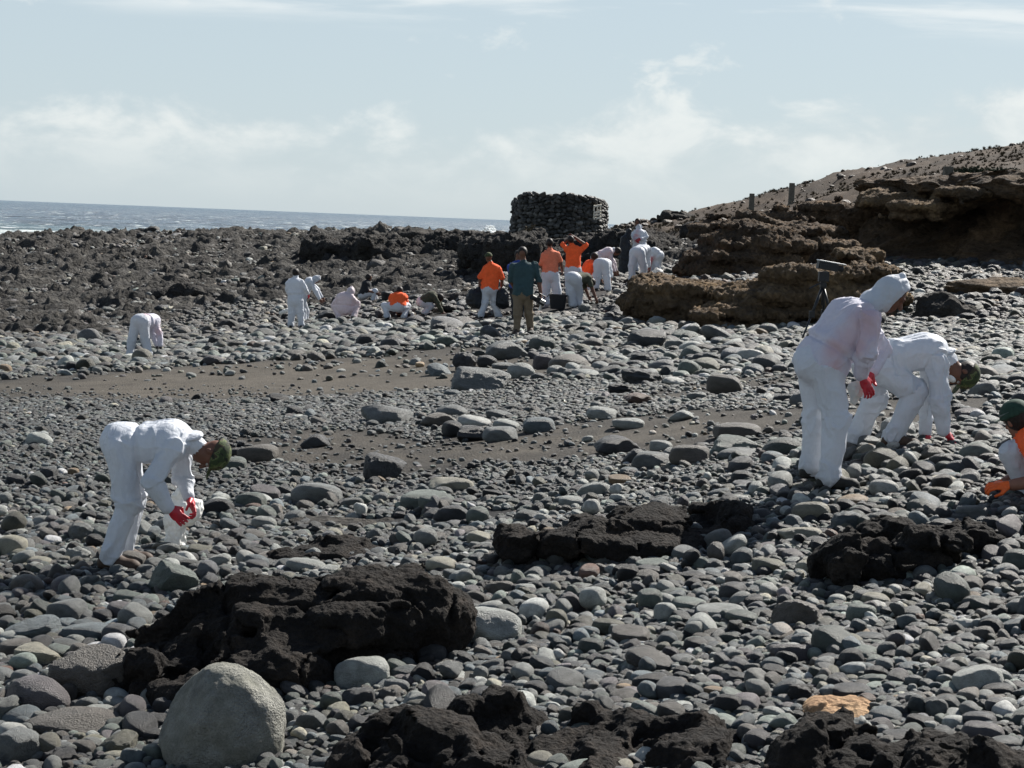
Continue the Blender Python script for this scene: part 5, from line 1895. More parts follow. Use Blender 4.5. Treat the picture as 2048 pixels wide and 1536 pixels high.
# --- the four people close by
person('person in a white overall and camouflage cap bending over a white sack at left', (228, 1140),
       dict(pel=(252, 890), chest=(338, 880), neck=(384, 886), head=(423, 908), knR=(256, 1005, -.10), anR=(221, 1113, -.10), knL=(266, 1000, .13), anL=(246, 1100, .17),
            shR=(345, 897, -.17), shL=(362, 894, .17), elR=(304, 962, -.24), wrR=(335, 1014, -.20), elL=(368, 960, .22), wrL=(377, 993, .10)),
       (0.05, 0.1, -1), (-0.35, -0.22, -1), (1, 0, -0.22), hand='red', gloves='glove', head_wear=('camo_cap', 'hood_down'), boots='boot', h=0.0082, toe={'R': (1, -.1, 0), 'L': (1, .1, 0)},
       curl=0.9, hand_dir={'R': (0.75, .1, -.65), 'L': (.45, -.5, -.75)}, palm={'R': (0, -1, 0.3), 'L': (.6, .5, .4)}, wrinkle=0.011, face_detail=True, bag=1.12, skin='skin_dark')
person('person in a pink-stained white overall standing hunched with the hood up', (1655, 980),
       dict(pel=(1642, 726), chest=(1702, 642), neck=(1742, 612), head=(1786, 590), knR=(1672, 838, -.10), anR=(1659, 951, -.12), knL=(1633, 836, .12), anL=(1623, 932, .16),
            shR=(1740, 640, -.20), elR=(1733, 704, -.27), wrR=(1722, 748, -.12), shL=(1728, 640, .18), elL=(1765, 700, .30), wrL=(1745, 742, .16)),
       (0.8, 0.45, -0.35), (0.74, -0.12, -0.68), (0.70, 0, 0.72), top='suit_pink', trouser='suit', sleeve='suit_pink', hand='red', gloves='glove', head_wear=('long_hair', 'hood'), boots='boot_black',
       h=0.0084, toe={'R': (1, -.15, 0), 'L': (.9, .3, 0)}, hand_dir={'R': (.45, -.1, -.9)}, wrinkle=0.011, bag=1.22, bag_leg=1.2,
       patches=[(1728, 640, -.30, .20), (1665, 700, -.25, .15), (1690, 665, -.3, .16), (1640, 650, -.2, .12), (1668, 735, -.22, .12), (1715, 690, -.3, .10)])
person('person in a white overall stooping with both red gloves on the stones', (1795, 893),
       dict(pel=(1744, 722), chest=(1850, 702), neck=(1890, 715), head=(1925, 748), knR=(1830, 784, -.12), anR=(1787, 872, -.12), knL=(1752, 792, .12), anL=(1712, 876, .24),
            shR=(1872, 722, -.17), elR=(1880, 800, -.20), wrR=(1888, 862, -.18), shL=(1860, 728, .17), elL=(1854, 800, .20), wrL=(1850, 864, .14)),
       (0.05, 0.05, -1), (-0.6, -0.15, -0.85), (0.85, 0, -0.55), top='suit', trouser='suit', hand='red', gloves='glove', head_wear=('hair', 'camo_cap', 'hood_down', 'mask'), boots='boot',
       h=0.0084, toe={'R': (1, -.1, 0), 'L': (1, .2, 0)}, curl=0.7, hand_dir={'R': (.6, -.25, -.6), 'L': (.3, -.35, -.7)}, palm={'R': (.5, 0, 1), 'L': (.3, 0, 1)}, wrinkle=0.012, bag=1.2, face_detail=True)
person('crouching person in an orange vest and green cap cut off by the right edge', (2045, 1000),
       dict(pel=(2118, 948), chest=(2074, 884), neck=(2052, 862), head=(2032, 838), knR=(2022, 908, -.02), anR=(2058, 985, .0), knL=(2035, 905, .32), anL=(2075, 985, .30),
            shR=(2066, 893, -.21), elR=(2078, 962, -.28), wrR=(2024, 970, -.30), shL=(2065, 885, .2), elL=(2040, 950, .35), wrL=(2010, 965, .2)),
       (-0.9, 0.1, -0.5), (-0.40, 0.85, -0.35), (-0.35, 0.05, 0.93), top='orange', trouser='suit', sleeve='orange', fore='skin', skin='skin', hand='orange_glove', gloves='glove',
       head_wear=('long_hair', 'green_cap'), boots='boot_black', h=0.0084, toe={'R': (-1, -.2, 0), 'L': (-1, .2, 0)}, d=12.55, curl=0.8, hand_dir={'R': (-1, 0, -.1), 'L': (-1, -.2, -.3)}, palm={'R': (0, -.5, 1), 'L': (0, 0, 1)},
       face_detail=True, wrinkle=0.008, bag=1.08)

# --- the people further off, left to right
person('far stooping person in a white overall alone at the left, legs apart', (280, 719),
       dict(pel=(281, 644), chest=(301, 641, .32), neck=(307, 645, .45), head=(309, 651, .52), knL=(263, 682, .0), anL=(260, 708, .0), knR=(291, 681, .02), anR=(299, 711, .0),
            shR=(310, 645, .22), elR=(319, 668, .22), wrR=(321, 690, .18), shL=(300, 648, .48), elL=(306, 668, .45), wrL=(313, 690, .4)),
       (0.2, 0.3, -1), (0.2, .3, -1), (.7, .7, -.3), head_wear=('hood_rose',), top='suit_pink', hand='dark_cloth', gloves='glove', toe={'R': (0.3, 1, 0), 'L': (-.1, 1, 0)}, patches=[(316, 660, .1, .2), (283, 630, 0, .2)], bag=1.25)
person('far person in a white overall standing with their back turned, dark hair', (592, 656),
       dict(pel=(591, 600), chest=(590, 568), neck=(591, 555), head=(592, 547), knL=(584, 628), anL=(582, 649), knR=(601, 628), anR=(603, 649),
            elR=(610, 576, 0), wrR=(615, 587, .18), elL=(575, 578, .02), wrL=(580, 592, .25)),
       (0.25, 1, 0), (.3, 1, -.3), (0, .1, 1), head_wear=('hair',), hand='red', gloves='glove', bag=1.3, toe={'R': (.2, 1, 0), 'L': (0, 1, 0)})
person('far person in a white overall stooping behind the dark-haired standing one', (611, 650),
       dict(pel=(603, 596), chest=(619, 565), neck=(627, 558), head=(633, 560), knL=(606, 622), anL=(608, 644), knR=(613, 622, .2), anR=(612, 643, .2),
            elR=(631, 582, -.12), wrR=(639, 597, -.1), elL=(635, 580, .2), wrL=(643, 594, .2)),
       (.8, .2, -.6), (.6, .2, -.8), (.7, 0, .5), head_wear=('hood',), d=55.5, bag=1.2, toe={'R': (1, .2, 0), 'L': (1, .2, 0)})
person('crouching person in a rosy white overall with the hood up, back turned', (698, 639),
       dict(pel=(690, 617), chest=(692, 597), neck=(697, 589), head=(702, 584, .05), knL=(669, 612, .18), anL=(678, 634, -.02), knR=(713, 612, .18), anR=(707, 634, -.02),
            elL=(671, 606, .1), wrL=(680, 620, .3), elR=(714, 606, .1), wrR=(712, 624, .2)),
       (0.15, 1, -.2), (.3, 1, -.4), (.25, .3, 1), top='suit_rose', trouser='suit_rose', head_wear=('hood_rose',), bag=1.35, toe={'R': (.2, 1, 0), 'L': (-.2, 1, 0)})
person('seated person in a dark shirt and white trousers, seen in profile', (738, 604),
       dict(pel=(727, 590), chest=(733, 570), neck=(736, 562), head=(738, 556), knR=(750, 583, -.1), anR=(746, 600, -.1), knL=(748, 584, .12), anL=(752, 600, .15),
            elR=(734, 581, -.2), wrR=(750, 586, -.15), elL=(740, 580, .2), wrL=(752, 585, .15)),
       (1, -.1, 0), (1, -.1, -.3), (.2, 0, 1), top='dark_cloth', fore='skin_dark', head_wear=('hair',), bag=1.2, d=61.0, toe={'R': (1, 0, 0), 'L': (1, 0, 0)})
person('squatting person in an orange shirt and white trousers, back turned', (795, 637),
       dict(pel=(796, 613), chest=(797, 596, .08), neck=(798, 588, .14), head=(799, 583, .2), knL=(770, 611, .2), anL=(775, 633, .0), knR=(815, 612, .2), anR=(808, 633, .0),
            elL=(781, 605, .25), wrL=(790, 620, .4), elR=(813, 605, .25), wrR=(806, 620, .4)),
       (0, 1, -.4), (0, 1, -.7), (.1, .6, .8), top='orange', fore='skin_dark', head_wear=('hair',), bag=1.2, toe={'R': (.2, 1, 0), 'L': (-.2, 1, 0)})
person('crouching person in an olive shirt reaching to the stones on the right', (858, 629),
       dict(pel=(847, 604), chest=(862, 593), neck=(872, 592, .05), head=(879, 597, .12), knR=(862, 612, -.1), anR=(852, 625, -.08), knL=(860, 612, .2), anL=(849, 625, .2),
            shR=(868, 594, -.15), elR=(877, 609, -.2), wrR=(884, 623, -.2), elL=(880, 608, .2), wrL=(886, 622, .2)),
       (.6, .1, -.8), (.5, .2, -1), (1, 0, .1), top='olive', fore='olive', head_wear=('hair',), bag=1.2, toe={'R': (1, 0, 0), 'L': (1, .2, 0)})
w_, WK, dw = person('person in an orange shirt and white trousers walking off with two black bags', (985, 638),
       dict(pel=(979, 578), chest=(984, 540), neck=(981, 524), head=(977, 515), knL=(970, 606, -.05), anL=(962, 630, -.12), knR=(988, 606, .1), anR=(997, 631, .15),
            elL=(961, 554, 0), wrL=(959, 574, .05), elR=(1004, 556, 0), wrR=(1004, 573, .05)),
       (.25, 1, 0), (-.3, 1, -.1), (-.1, .1, 1), top='orange', fore='skin_dark', head_wear=('camo_cap',), bag=1.2, bag_leg=1.2, toe={'R': (.3, 1, 0), 'L': (0, 1, 0)})
w_, WT, dt_ = person('man in a teal shirt and khaki trousers walking towards us with a video camera', (1045, 669),
       dict(pel=(1046, 588), chest=(1048, 540), neck=(1047, 521), head=(1045, 507), knR=(1035, 629, -.02), anR=(1033, 660, -.05), knL=(1058, 627, .05), anL=(1060, 656, .1),
            shL=(1070, 531), elL=(1078, 562, .02), wrL=(1081, 584, -.02), shR=(1026, 532), elR=(1021, 560, .08), wrR=(1030, 578, .2)),
       (-.1, -1, 0), (-.1, -1, -.45), (0, -.1, 1), top='teal', trouser='khaki', fore='skin_dark', head_wear=('hair',), bag=1.12, bag_leg=1.08, boots='boot', h=0.016, toe={'R': (-.2, -1, 0), 'L': (.2, -1, 0)})
person('person in a blue shirt almost hidden behind the teal-shirted man', (1036, 650),
       dict(pel=(1036, 574), chest=(1036, 536), neck=(1036, 522), head=(1037, 512), knR=(1030, 606), anR=(1030, 634), knL=(1043, 606), anL=(1043, 634),
            elL=(1050, 556), wrL=(1050, 574), elR=(1025, 556), wrR=(1028, 572)),
       (0, -1, 0), (0, -1, -.2), (0, 0, 1), top='blue', trouser='dark_cloth', fore='skin_dark', head_wear=('hair',), d=42.0, bag=1.1)
person('person in a faded orange shirt standing with the back turned beside the grey tub', (1100, 613),
       dict(pel=(1101, 550), chest=(1101, 512), neck=(1100, 496), head=(1099, 487), knL=(1092, 580), anL=(1092, 606), knR=(1113, 580), anR=(1117, 604),
            elL=(1082, 527), wrL=(1087, 543, .2), elR=(1121, 521), wrR=(1124, 537, .08)),
       (0, 1, 0), (-.1, 1, -.2), (0, .1, 1), top='orange_pale', fore='skin_dark', head_wear=('hair',), bag=1.15, bag_leg=1.5, toe={'R': (.2, 1, 0), 'L': (-.1, 1, 0)})
person('person in a bright orange shirt with both arms raised to the head', (1147, 604),
       dict(pel=(1146, 540), chest=(1147, 502), neck=(1144, 487), head=(1141, 480), knL=(1139, 568), anL=(1139, 596), knR=(1154, 568), anR=(1155, 596),
            elR=(1173, 491, .0), wrR=(1150, 475, .12), elL=(1125, 489, .1), wrL=(1136, 478, .2)),
       (0, 1, 0), (-.2, 1, .1), (-.1, .1, 1), top='orange', fore='skin_dark', head_wear=('hair',), d=51.5, bag=1.15, bag_leg=1.5)
person('person in olive shirt and baggy white trousers bent over, arm down to the right', (1150, 616),
       dict(pel=(1147, 558), chest=(1168, 556, .22), neck=(1177, 561, .3), head=(1182, 567, .4), knL=(1141, 586), anL=(1145, 608), knR=(1157, 585, .1), anR=(1158, 606, .15),
            shR=(1176, 557, .1), elR=(1183, 573, .06), wrR=(1190, 592, .02), shL=(1166, 560, .4), elL=(1170, 575, .5), wrL=(1176, 590, .5)),
       (.2, .3, -1), (.2, .3, -1), (.8, .5, -.2), top='olive', fore='skin_dark', head_wear=('hair',), d=47.0, bag=1.15, bag_leg=1.5, toe={'R': (.4, 1, 0), 'L': (0, 1, 0)})
person('stooping person in an orange shirt, half hidden between two white overalls', (1176, 582),
       dict(pel=(1172, 546), chest=(1178, 531), neck=(1184, 522), head=(1189, 515), knL=(1168, 560), anL=(1170, 578), knR=(1178, 560), anR=(1178, 577),
            elL=(1178, 545, .2), wrL=(1184, 556, .2), elR=(1190, 540, -.1), wrR=(1192, 552, .0)),
       (.8, .3, -.5), (.8, .2, -.7), (.5, 0, .8), top='orange', fore='skin_dark', head_wear=('hair',), d=52.5, bag=1.15)
person('stooping person in a white overall with the hood tip sticking up, facing right', (1196, 576),
       dict(pel=(1194, 516), chest=(1216, 504), neck=(1226, 501), head=(1234, 504), knL=(1190, 545), anL=(1190, 571), knR=(1199, 545), anR=(1200, 571),
            elR=(1223, 525, -.12), wrR=(1228, 541, -.1), elL=(1226, 524, .2), wrL=(1232, 540, .2)),
       (.2, .1, -1), (.4, -.1, -1), (.9, 0, .2), top='suit_rose', head_wear=('hair', 'hood_down'), d=54.5, bag=1.2)
person('person in a white overall bent double, seen from behind, legs apart', (1204, 584),
       dict(pel=(1203, 529), chest=(1207, 528, .42), neck=(1209, 534, .52), head=(1210, 541, .58), knL=(1195, 553), anL=(1192, 574), knR=(1213, 554), anR=(1216, 577),
            shR=(1216, 531, .3), elR=(1221, 541, .35), wrR=(1222, 553, .3), shL=(1197, 531, .4), elL=(1198, 545, .5), wrL=(1202, 556, .5)),
       (.1, .2, -1), (0, .3, -1), (.2, 1, -.4), head_wear=('hair',), d=50.0, bag=1.25, bag_leg=1.3, toe={'R': (.2, 1, 0), 'L': (-.1, 1, 0)})
person('person in a baggy white overall bent away, below the one with the red chest', (1268, 565),
       dict(pel=(1275, 505), chest=(1285, 500, .35), neck=(1288, 504, .48), head=(1289, 509, .55), knL=(1264, 532), anL=(1264, 558), knR=(1287, 532, .08), anR=(1288, 553, .18),
            elR=(1296, 518, .35), wrR=(1298, 532, .35), elL=(1278, 516, .5), wrL=(1282, 532, .55)),
       (.15, .3, -1), (.1, .3, -1), (.4, .9, -.3), head_wear=('hood_down',), bag=1.4, bag_leg=1.45, d=55.5, toe={'R': (.3, 1, 0), 'L': (0, 1, 0)})
person('stooping person in white overall with dark green cap and red front beside a sack', (1311, 558),
       dict(pel=(1316, 512), chest=(1308, 505), neck=(1304, 504), head=(1302, 510), knL=(1316, 532, .2), anL=(1318, 550, .2), knR=(1313, 532), anR=(1314, 551),
            shL=(1306, 512, -.1), elL=(1300, 526, -.1), wrL=(1299, 541, -.1), elR=(1306, 526, .2), wrR=(1305, 540, .2)),
       (-.7, -.4, -.7), (-.6, -.5, -.8), (-.5, 0, .5), top='suit_red', head_wear=('green_cap',), d=57.5, bag=1.2, patches=[(1302, 522, -.2, .22), (1298, 536, -.1, .15)], toe={'R': (-1, -.3, 0), 'L': (-1, -.3, 0)})
person('person in an open white overall with a red chest standing behind the bent group', (1276, 552),
       dict(pel=(1280, 494), chest=(1278, 469), neck=(1277, 454), head=(1275, 445), knR=(1273, 518), anR=(1272, 540), knL=(1287, 518), anL=(1287, 540),
            elL=(1293, 473, -.05), wrL=(1282, 478, -.25), elR=(1264, 473, -.05), wrR=(1271, 480, -.25)),
       (-.2, -1, 0), (-.3, -1, -.3), (0, 0, 1), top='suit_red', hand='red', gloves='glove', head_wear=('hair', 'hood_down'), d=60.0, bag=1.25, patches=[(1274, 460, -.2, .16), (1273, 470, -.2, .13), (1272, 482, -.2, .12)])
# ------------------------------------------------------------------ other things
def box_np(c, half, R3=None, taper=1.0):
    """8 corners and 6 quads; TAPER shrinks the top"""
    s = np.array([(-1, -1, -1), (1, -1, -1), (1, 1, -1), (-1, 1, -1), (-1, -1, 1), (1, -1, 1), (1, 1, 1), (-1, 1, 1)], float)
    v = s * half
    v[4:, :2] *= taper
    if R3 is not None:
        v = v @ np.asarray(R3).T
    return v + c, np.array([(0, 3, 2, 1), (4, 5, 6, 7), (0, 1, 5, 4), (1, 2, 6, 5), (2, 3, 7, 6), (3, 0, 4, 7)])


def tube_np(a, b, r0, r1, n=10):
    a, b = np.asarray(a, float), np.asarray(b, float)
    t = unit(b - a)
    x = unit(np.cross(t, [0.31, 0.87, 0.21]))
    y = np.cross(t, x)
    an = np.linspace(0, 2 * math.pi, n + 1)[:-1]
    c = np.cos(an)[:, None] * x + np.sin(an)[:, None] * y
    v = np.concatenate([a + c * r0, b + c * r1, [a], [b]])
    f = [(i, (i + 1) % n, n + (i + 1) % n, n + i) for i in range(n)]
    f += [((i + 1) % n, i, 2 * n, 2 * n) for i in range(n)] + [(n + i, n + (i + 1) % n, 2 * n + 1, 2 * n + 1) for i in range(n)]
    return v, f


def add_mesh(name, pieces, mat, parent=None, loc=None, smooth=False, bevel=0.0):
    """one mesh from (verts, faces) pieces"""
    V, F, o = [], [], 0
    for v, f in pieces:
        V.extend(np.asarray(v).tolist())
        F.extend([tuple(dict.fromkeys(int(i) + o for i in q)) for q in f])
        o += len(v)
    me = bpy.data.meshes.new(name)
    me.from_pydata(V, [], F)
    if smooth:
        me.polygons.foreach_set('use_smooth', np.ones(len(F), bool))
    me.materials.append(mat)
    ob = obj(name, me, parent, loc)
    if bevel:
        m = ob.modifiers.new('bevel', 'BEVEL')
        m.width = bevel
        m.segments = 2
    return ob


def empty(name, loc, label, cat, group=None):
    o = bpy.data.objects.new(name, None)
    COL.objects.link(o)
    o.location = loc
    o.empty_display_size = 0.2
    return tag(o, label, cat, group)


def lump(name, label, cat, cones, mat, h=0.012, amp=0.012, freq=14.0, parent=None, group=None, seed=3, base=None, k=0.04):
    """a soft bag from tapered tubes, crumpled; CONES: (a, b, ra, rb) in world metres"""
    pts = np.array([q for c in cones for q in c[:2]])
    m = max(max(c[2:]) for c in cones) + amp * 2 + 0.05
    f = Field(pts.min(0) - m, pts.max(0) + m, h)
    for a, b, ra, rb in cones:
        f.cone(a, b, ra, rb, k)
    V, F = f.mesh()
    N = vert_normals(V, F)
    V = V + N * (amp * (1.3 * fbm(V * freq, 3, seed, 0.55, True) + fbm(V * freq * 0.4, 2, seed + 4)))[:, None]
    V = laplace(V, F, 1, 0.3)
    b0 = np.array(base) if base is not None else np.array([V[:, 0].mean(), V[:, 1].mean(), V[:, 2].min()])
    o = obj(name, mesh_np(name, V - b0, F, [M[mat]]), parent, b0 if parent is None else None)
    if parent is None:
        tag(o, label, cat, group)
    return o


# --- the round dry-stone hut on its mound
def build_tower():
    rr = np.random.default_rng(5)
    cd = 76.6
    c = at(1118, 443, cd)
    rad = 2.02
    zb, zt = c[2] - 0.85, c[2] + 0.92
    root = empty('stone_hut', (c[0], c[1], zb), 'low round hut of dark dry-laid stones on the rocky mound', 'stone hut')
    def top(th):
        return zt + 0.13 - 0.30 * (1 - np.abs(np.sin(th))) + 0.03 * np.sin(7 * th)
    # core
    n = 72
    th = np.linspace(0, 2 * math.pi, n + 1)[:-1]
    rows = []
    for q in np.linspace(0, 1, 12):
        z = zb - 0.6 + (top(th) + 0.06 - zb + 0.6) * q
        r_ = rad - 0.06 - 0.08 * q
        rows.append(np.stack([r_ * np.cos(th), r_ * np.sin(th), z - zb], 1))
    for q in (0.55, 0.0):
        rows.append(np.stack([rad * q * np.cos(th), rad * q * np.sin(th), top(th) - 0.10 - zb + (0.0 if q else 0.05)], 1))
    V = np.concatenate(rows)
    m = len(rows)
    F = np.array([[a * n + i, a * n + (i + 1) % n, (a + 1) * n + (i + 1) % n, (a + 1) * n + i] for a in range(m - 1) for i in range(n)])
    V = V + 0.05 * np.stack([fbm(V * 2.5 + k, 3, 3 + k) for k in (0, 5, 9)], 1)
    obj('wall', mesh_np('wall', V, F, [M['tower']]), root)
    z, course, cnt = zb + 0.02, 0, 0
    while z < zt + 0.15:
        hgt = rr.uniform(0.12, 0.19)
        a = math.pi * 0.98 + rr.uniform(0, 0.1)
        while a < math.pi * 2.02:
            wid = rr.uniform(0.14, 0.36)
            a += wid / 2 / rad
            zz = zb + (z - zb) * (top(a) - zb) / (zt + 0.13 - zb) + 0.05 * math.sin(a * 5 + course)
            if True:
                pos = (math.cos(a) * (rad - 0.02 - 0.06 * course / 10 + rr.uniform(-.03, .035)), math.sin(a) * (rad - 0.02 - 0.06 * course / 10 + rr.uniform(-.03, .035)), zz + hgt / 2 - zb + rr.uniform(-.045, .045))
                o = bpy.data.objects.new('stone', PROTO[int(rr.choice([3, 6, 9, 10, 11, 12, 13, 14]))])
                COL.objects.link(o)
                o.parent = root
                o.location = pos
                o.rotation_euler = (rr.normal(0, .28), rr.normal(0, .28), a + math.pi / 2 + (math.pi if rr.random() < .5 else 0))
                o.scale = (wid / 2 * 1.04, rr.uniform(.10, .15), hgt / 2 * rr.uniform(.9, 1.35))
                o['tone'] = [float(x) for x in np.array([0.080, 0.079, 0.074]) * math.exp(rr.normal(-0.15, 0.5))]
                cnt += 1
            a += wid / 2 / rad
        z += hgt * 0.93
        course += 1
    print('hut stones', cnt)
    # the pale wooden pallet leaning on the wall
    x = (1195.5 - 1118) / FPX * cd
    y = -math.sqrt(rad * rad - x * x)
    fc = at(1195.5, 424, cd + y - 0.30)
    yaw = math.atan2(x, -y) * 0.8
    Rz = np.array(Matrix.Rotation(yaw, 3, 'Z') @ Matrix.Rotation(R(-9), 3, 'Y') @ Matrix.Rotation(R(8), 3, 'X'))
    pr = empty('pallet', (fc[0], fc[1], fc[2] - 0.32), 'pale wooden pallet with four rails leaning on the stone hut', 'pallet')
    W_, H_ = 0.46, 0.62
    off = np.array([0, 0, 0.32])
    def plank(cx, cz, w, hh, dy=0.0):
        v, f = box_np((cx, dy, cz), (w / 2, 0.012, hh / 2))
        add_mesh('plank', [(v @ Rz.T + off, f)], M['wood_white'], pr, bevel=0.003)
    for sx in (-1, 1):
        plank(sx * (W_ / 2 - .03), 0, .065, H_, 0.03)
    plank(0, H_ / 2 - .045, W_, .085)
    plank(0, 0.0, W_, .075)
    plank(0, -0.12, W_, .07)
    plank(0, -H_ / 2 + .05, W_, .095)
    plank(0, 0.16, .055, .22, 0.028)


build_tower()


def post(label, u, v0, v1, wpx, d, mat='concrete', rnd=0.02):
    b = at(u, v1, d)
    b[2] = min(b[2], float(ground_z(b[0], b[1])))
    v1 = 768 if False else v1
    hgt = at(u, v0, d)[2] - b[2] if True else (v1 - v0) / FPX * d
    w2 = wpx / 2 / FPX * d
    v, f = box_np((0, 0, hgt / 2 - 0.1), (w2, w2 * 0.8, hgt / 2 + 0.1), None, 0.84)
    # cut into rings so that the faces can weather
    n = 9
    V, F = [], []
    for q in range(n):
        t = q / (n - 1)
        s = 1 - 0.16 * t
        z = -0.3 + t * (hgt + 0.3)
        for k in range(16):
            a = 2 * math.pi * k / 16
            cx, sy = math.cos(a), math.sin(a)
            m = max(abs(cx), abs(sy)) ** 0.75
            V.append((w2 * s * cx / m, w2 * s * sy / m * 0.9, z))
    for q in range(n - 1):
        for k in range(16):
            F.append((q * 16 + k, q * 16 + (k + 1) % 16, (q + 1) * 16 + (k + 1) % 16, (q + 1) * 16 + k))
    V = np.array(V)
    V[:, :2] *= (1 + 0.07 * fbm(V * 5 + u, 3, 4))[:, None]
    F = [tuple(x) for x in F] + [tuple((n - 1) * 16 + k for k in range(16))]
    o = add_mesh('stone_post', [(V, F)], M[mat], None, b, bevel=0.012)
    tag(o, label, 'post', 'posts on the slope')


post('short weathered post on the skyline, lower of the two', 1503, 387, 410, 12, 98.0)
post('short weathered post on the skyline, higher of the two', 1583, 366, 391, 13, 98.0)
post('thick weathered post on the slope above the dark cliff', 1895, 333, 368, 22, 74.0)


def leafy(name, label, u, v, wpx, hpx, d, mat, n=900, leaf=0.07, seed=1):
    rr = np.random.default_rng(seed)
    c = at(u, v, d)
    r = np.array([wpx / 2, 0.9 * hpx / 2, hpx / 2]) * d / FPX
    p = rr.normal(size=(n, 3))
    p /= np.linalg.norm(p, axis=1, keepdims=True)
    p *= (rr.random((n, 1)) ** 0.33)
    p *= (1 + 0.45 * fbm(p * 2.2 + seed, 3, seed))[:, None]
    p *= r
    V, F = [], []
    for k in range(n):
        a = unit(rr.normal(size=3))
        b_ = unit(np.cross(a, rr.normal(size=3)))
        s = leaf * rr.uniform(.6, 1.4)
        o = len(V)
        V += [p[k] - a * s, p[k] + b_ * s * .45, p[k] + a * s, p[k] - b_ * s * .45]
        F.append((o, o + 1, o + 2, o + 3))
    V = np.array(V)
    base = c - [0, 0, r[2]]
    root = empty(name, base, label, 'bush')
    me = mesh_np('foliage', V + [0, 0, r[2]], np.array(F), [M[mat]], False)
    obj('foliage', me, root)
    st = []
    for k in range(9):
        q = p[rr.integers(0, n)] * 0.8 + [0, 0, r[2]]
        st.append(tube_np((rr.normal(0, .05), rr.normal(0, .05), -.15), q, .018, .006, 6))
    add_mesh('stem', st, M['boot'], root)


leafy('bush', 'dark bush right beside the thick post above the cliff', 1940, 350, 62, 34, 73.5, 'bush', 1300, 0.07, 3)
leafy('bush', 'broad dark bush near the right edge above the cliff', 2006, 350, 74, 30, 73.0, 'bush', 1300, 0.07, 4)
leafy('bush', 'scraggly dry bush on the mound under the round hut', 1062, 470, 34, 40, 73.2, 'shrub', 700, 0.06, 5)


# --- scrub and stones of the slope
def slope_cover():
    rr = np.random.default_rng(17)
    n = 24000
    x = rr.uniform(3, 42, n)
    y = rr.uniform(48, 124, n)
    bt = behind_toe(x, y)
    ok = (bt > 0.3) & (np.abs(x) < 0.33 * y)
    x, y = x[ok], y[ok]
    z = ground_z(x, y)
    cl = fbm(np.stack([x * .25, y * .25, x * 0], 1), 4, 7)
    tuft_ok = rr.random(len(x)) < np.clip(0.22 + 1.6 * cl, 0.02, .95)
    # tufts
    tc = bpy.data.collections.new('tuft_shapes')
    for i in range(4):
        V, F = [], []
        for k in range(70):
            a = rr.uniform(0, 6.28)
            sp = rr.uniform(0.1, 1.0)
            b_ = np.array([math.cos(a) * .25, math.sin(a) * .25, 0]) * rr.random()
            t_ = b_ + np.array([math.cos(a) * sp * .8, math.sin(a) * sp * .8, rr.uniform(.35, 1.0) * (1.2 - .6 * sp)])
            s_ = np.array([-math.sin(a), math.cos(a), 0]) * .07
            o = len(V)
            V += [b_ - s_, b_ + s_, t_ + s_ * .3, t_ - s_ * .3]
            F.append((o, o + 1, o + 2, o + 3))
        me = mesh_np('dry_tuft', np.array(V), np.array(F), [M['shrub']], False)
        tc.objects.link(bpy.data.objects.new('dry_tuft_shape_%d' % i, me))
    def cover(name, sel, coll, smin, smax, npid, tone, flat=1.0, sink=0.0):
        m = int(sel.sum())
        s = np.exp(rr.uniform(math.log(smin), math.log(smax), m))
        me = bpy.data.meshes.new(name)
        me.vertices.add(m)
        me.vertices.foreach_set('co', np.stack([x[sel], y[sel], z[sel] - sink * s], 1).astype(np.float32).ravel())
        for nm, arr in (('rot', np.stack([rr.normal(0, .15, m), rr.normal(0, .15, m), rr.uniform(0, 6.28, m)], 1)), ('scl', np.stack([s, s, s * flat], 1))):
            a = me.attributes.new(nm, 'FLOAT_VECTOR', 'POINT')
            a.data.foreach_set('vector', arr.astype(np.float32).ravel())
        a = me.attributes.new('pid', 'INT', 'POINT')
        a.data.foreach_set('value', npid(m).astype(np.int32))
        a = me.attributes.new('tone', 'FLOAT_COLOR', 'POINT')
        c = np.ones((m, 4), np.float32)
        c[:, :3] = tone * np.exp(rr.normal(0, .3, (m, 1)))
        a.data.foreach_set('color', c.ravel())
        o = obj(name, me)
        scatter_nodes(o, coll)
        tag(o, kind='stuff')
    cover('dry_scrub', tuft_ok, tc, 0.06, 0.24, lambda m: rr.integers(0, 4, m), np.array([.1, .09, .05]), 0.8)
    cover('slope_rubble', ~tuft_ok & (rr.random(len(x)) < np.where(bt[ok] < 3.5, .5, np.clip(.02 - .15 * cl, .004, .15))), PROTO_COL, 0.05, 0.30, lambda m: rr.integers(9, 16, m), np.array([.06, .042, .028]), .7, 0.1)


slope_cover()

# --- sacks, tubs and tools
p0, dS = on_ground(350, 1096)
S = lambda u, v, dz=0.0: at(u, v, dS + dz)
lump('sack', 'white sack standing on the stones, its top bunched in red gloves', 'sack',
     [(S(350, 1092), S(350, 1040), .082, .070), (S(350, 1040), S(358, 1010), .066, .055), (S(352, 1022, -.02), S(378, 1020, -.03), .05, .062), (S(380, 1036, -.03), S(388, 1012, .02), .05, .055),
      (S(352, 1004), S(362, 990), .04, .05)], 'bag_white', 0.009, 0.016, 13, seed=5)
d2 = ground_hit(1655, 980)
S2 = lambda u, v, dz=0.0: at(u, v, d2 + dz)
lump('plastic_bag', 'small white plastic bag hanging from the hunched standing person\'s hands', 'bag',
     [(S2(1722, 762, -.02), S2(1712, 778, -.02), .02, .045), (S2(1712, 778, -.02), S2(1708, 800, -.02), .05, .03)], 'bag_white', 0.008, 0.012, 18, seed=8)
dK = dw + 0.05
K = lambda u, v, dz=0.0: at(u, v, dK + dz)
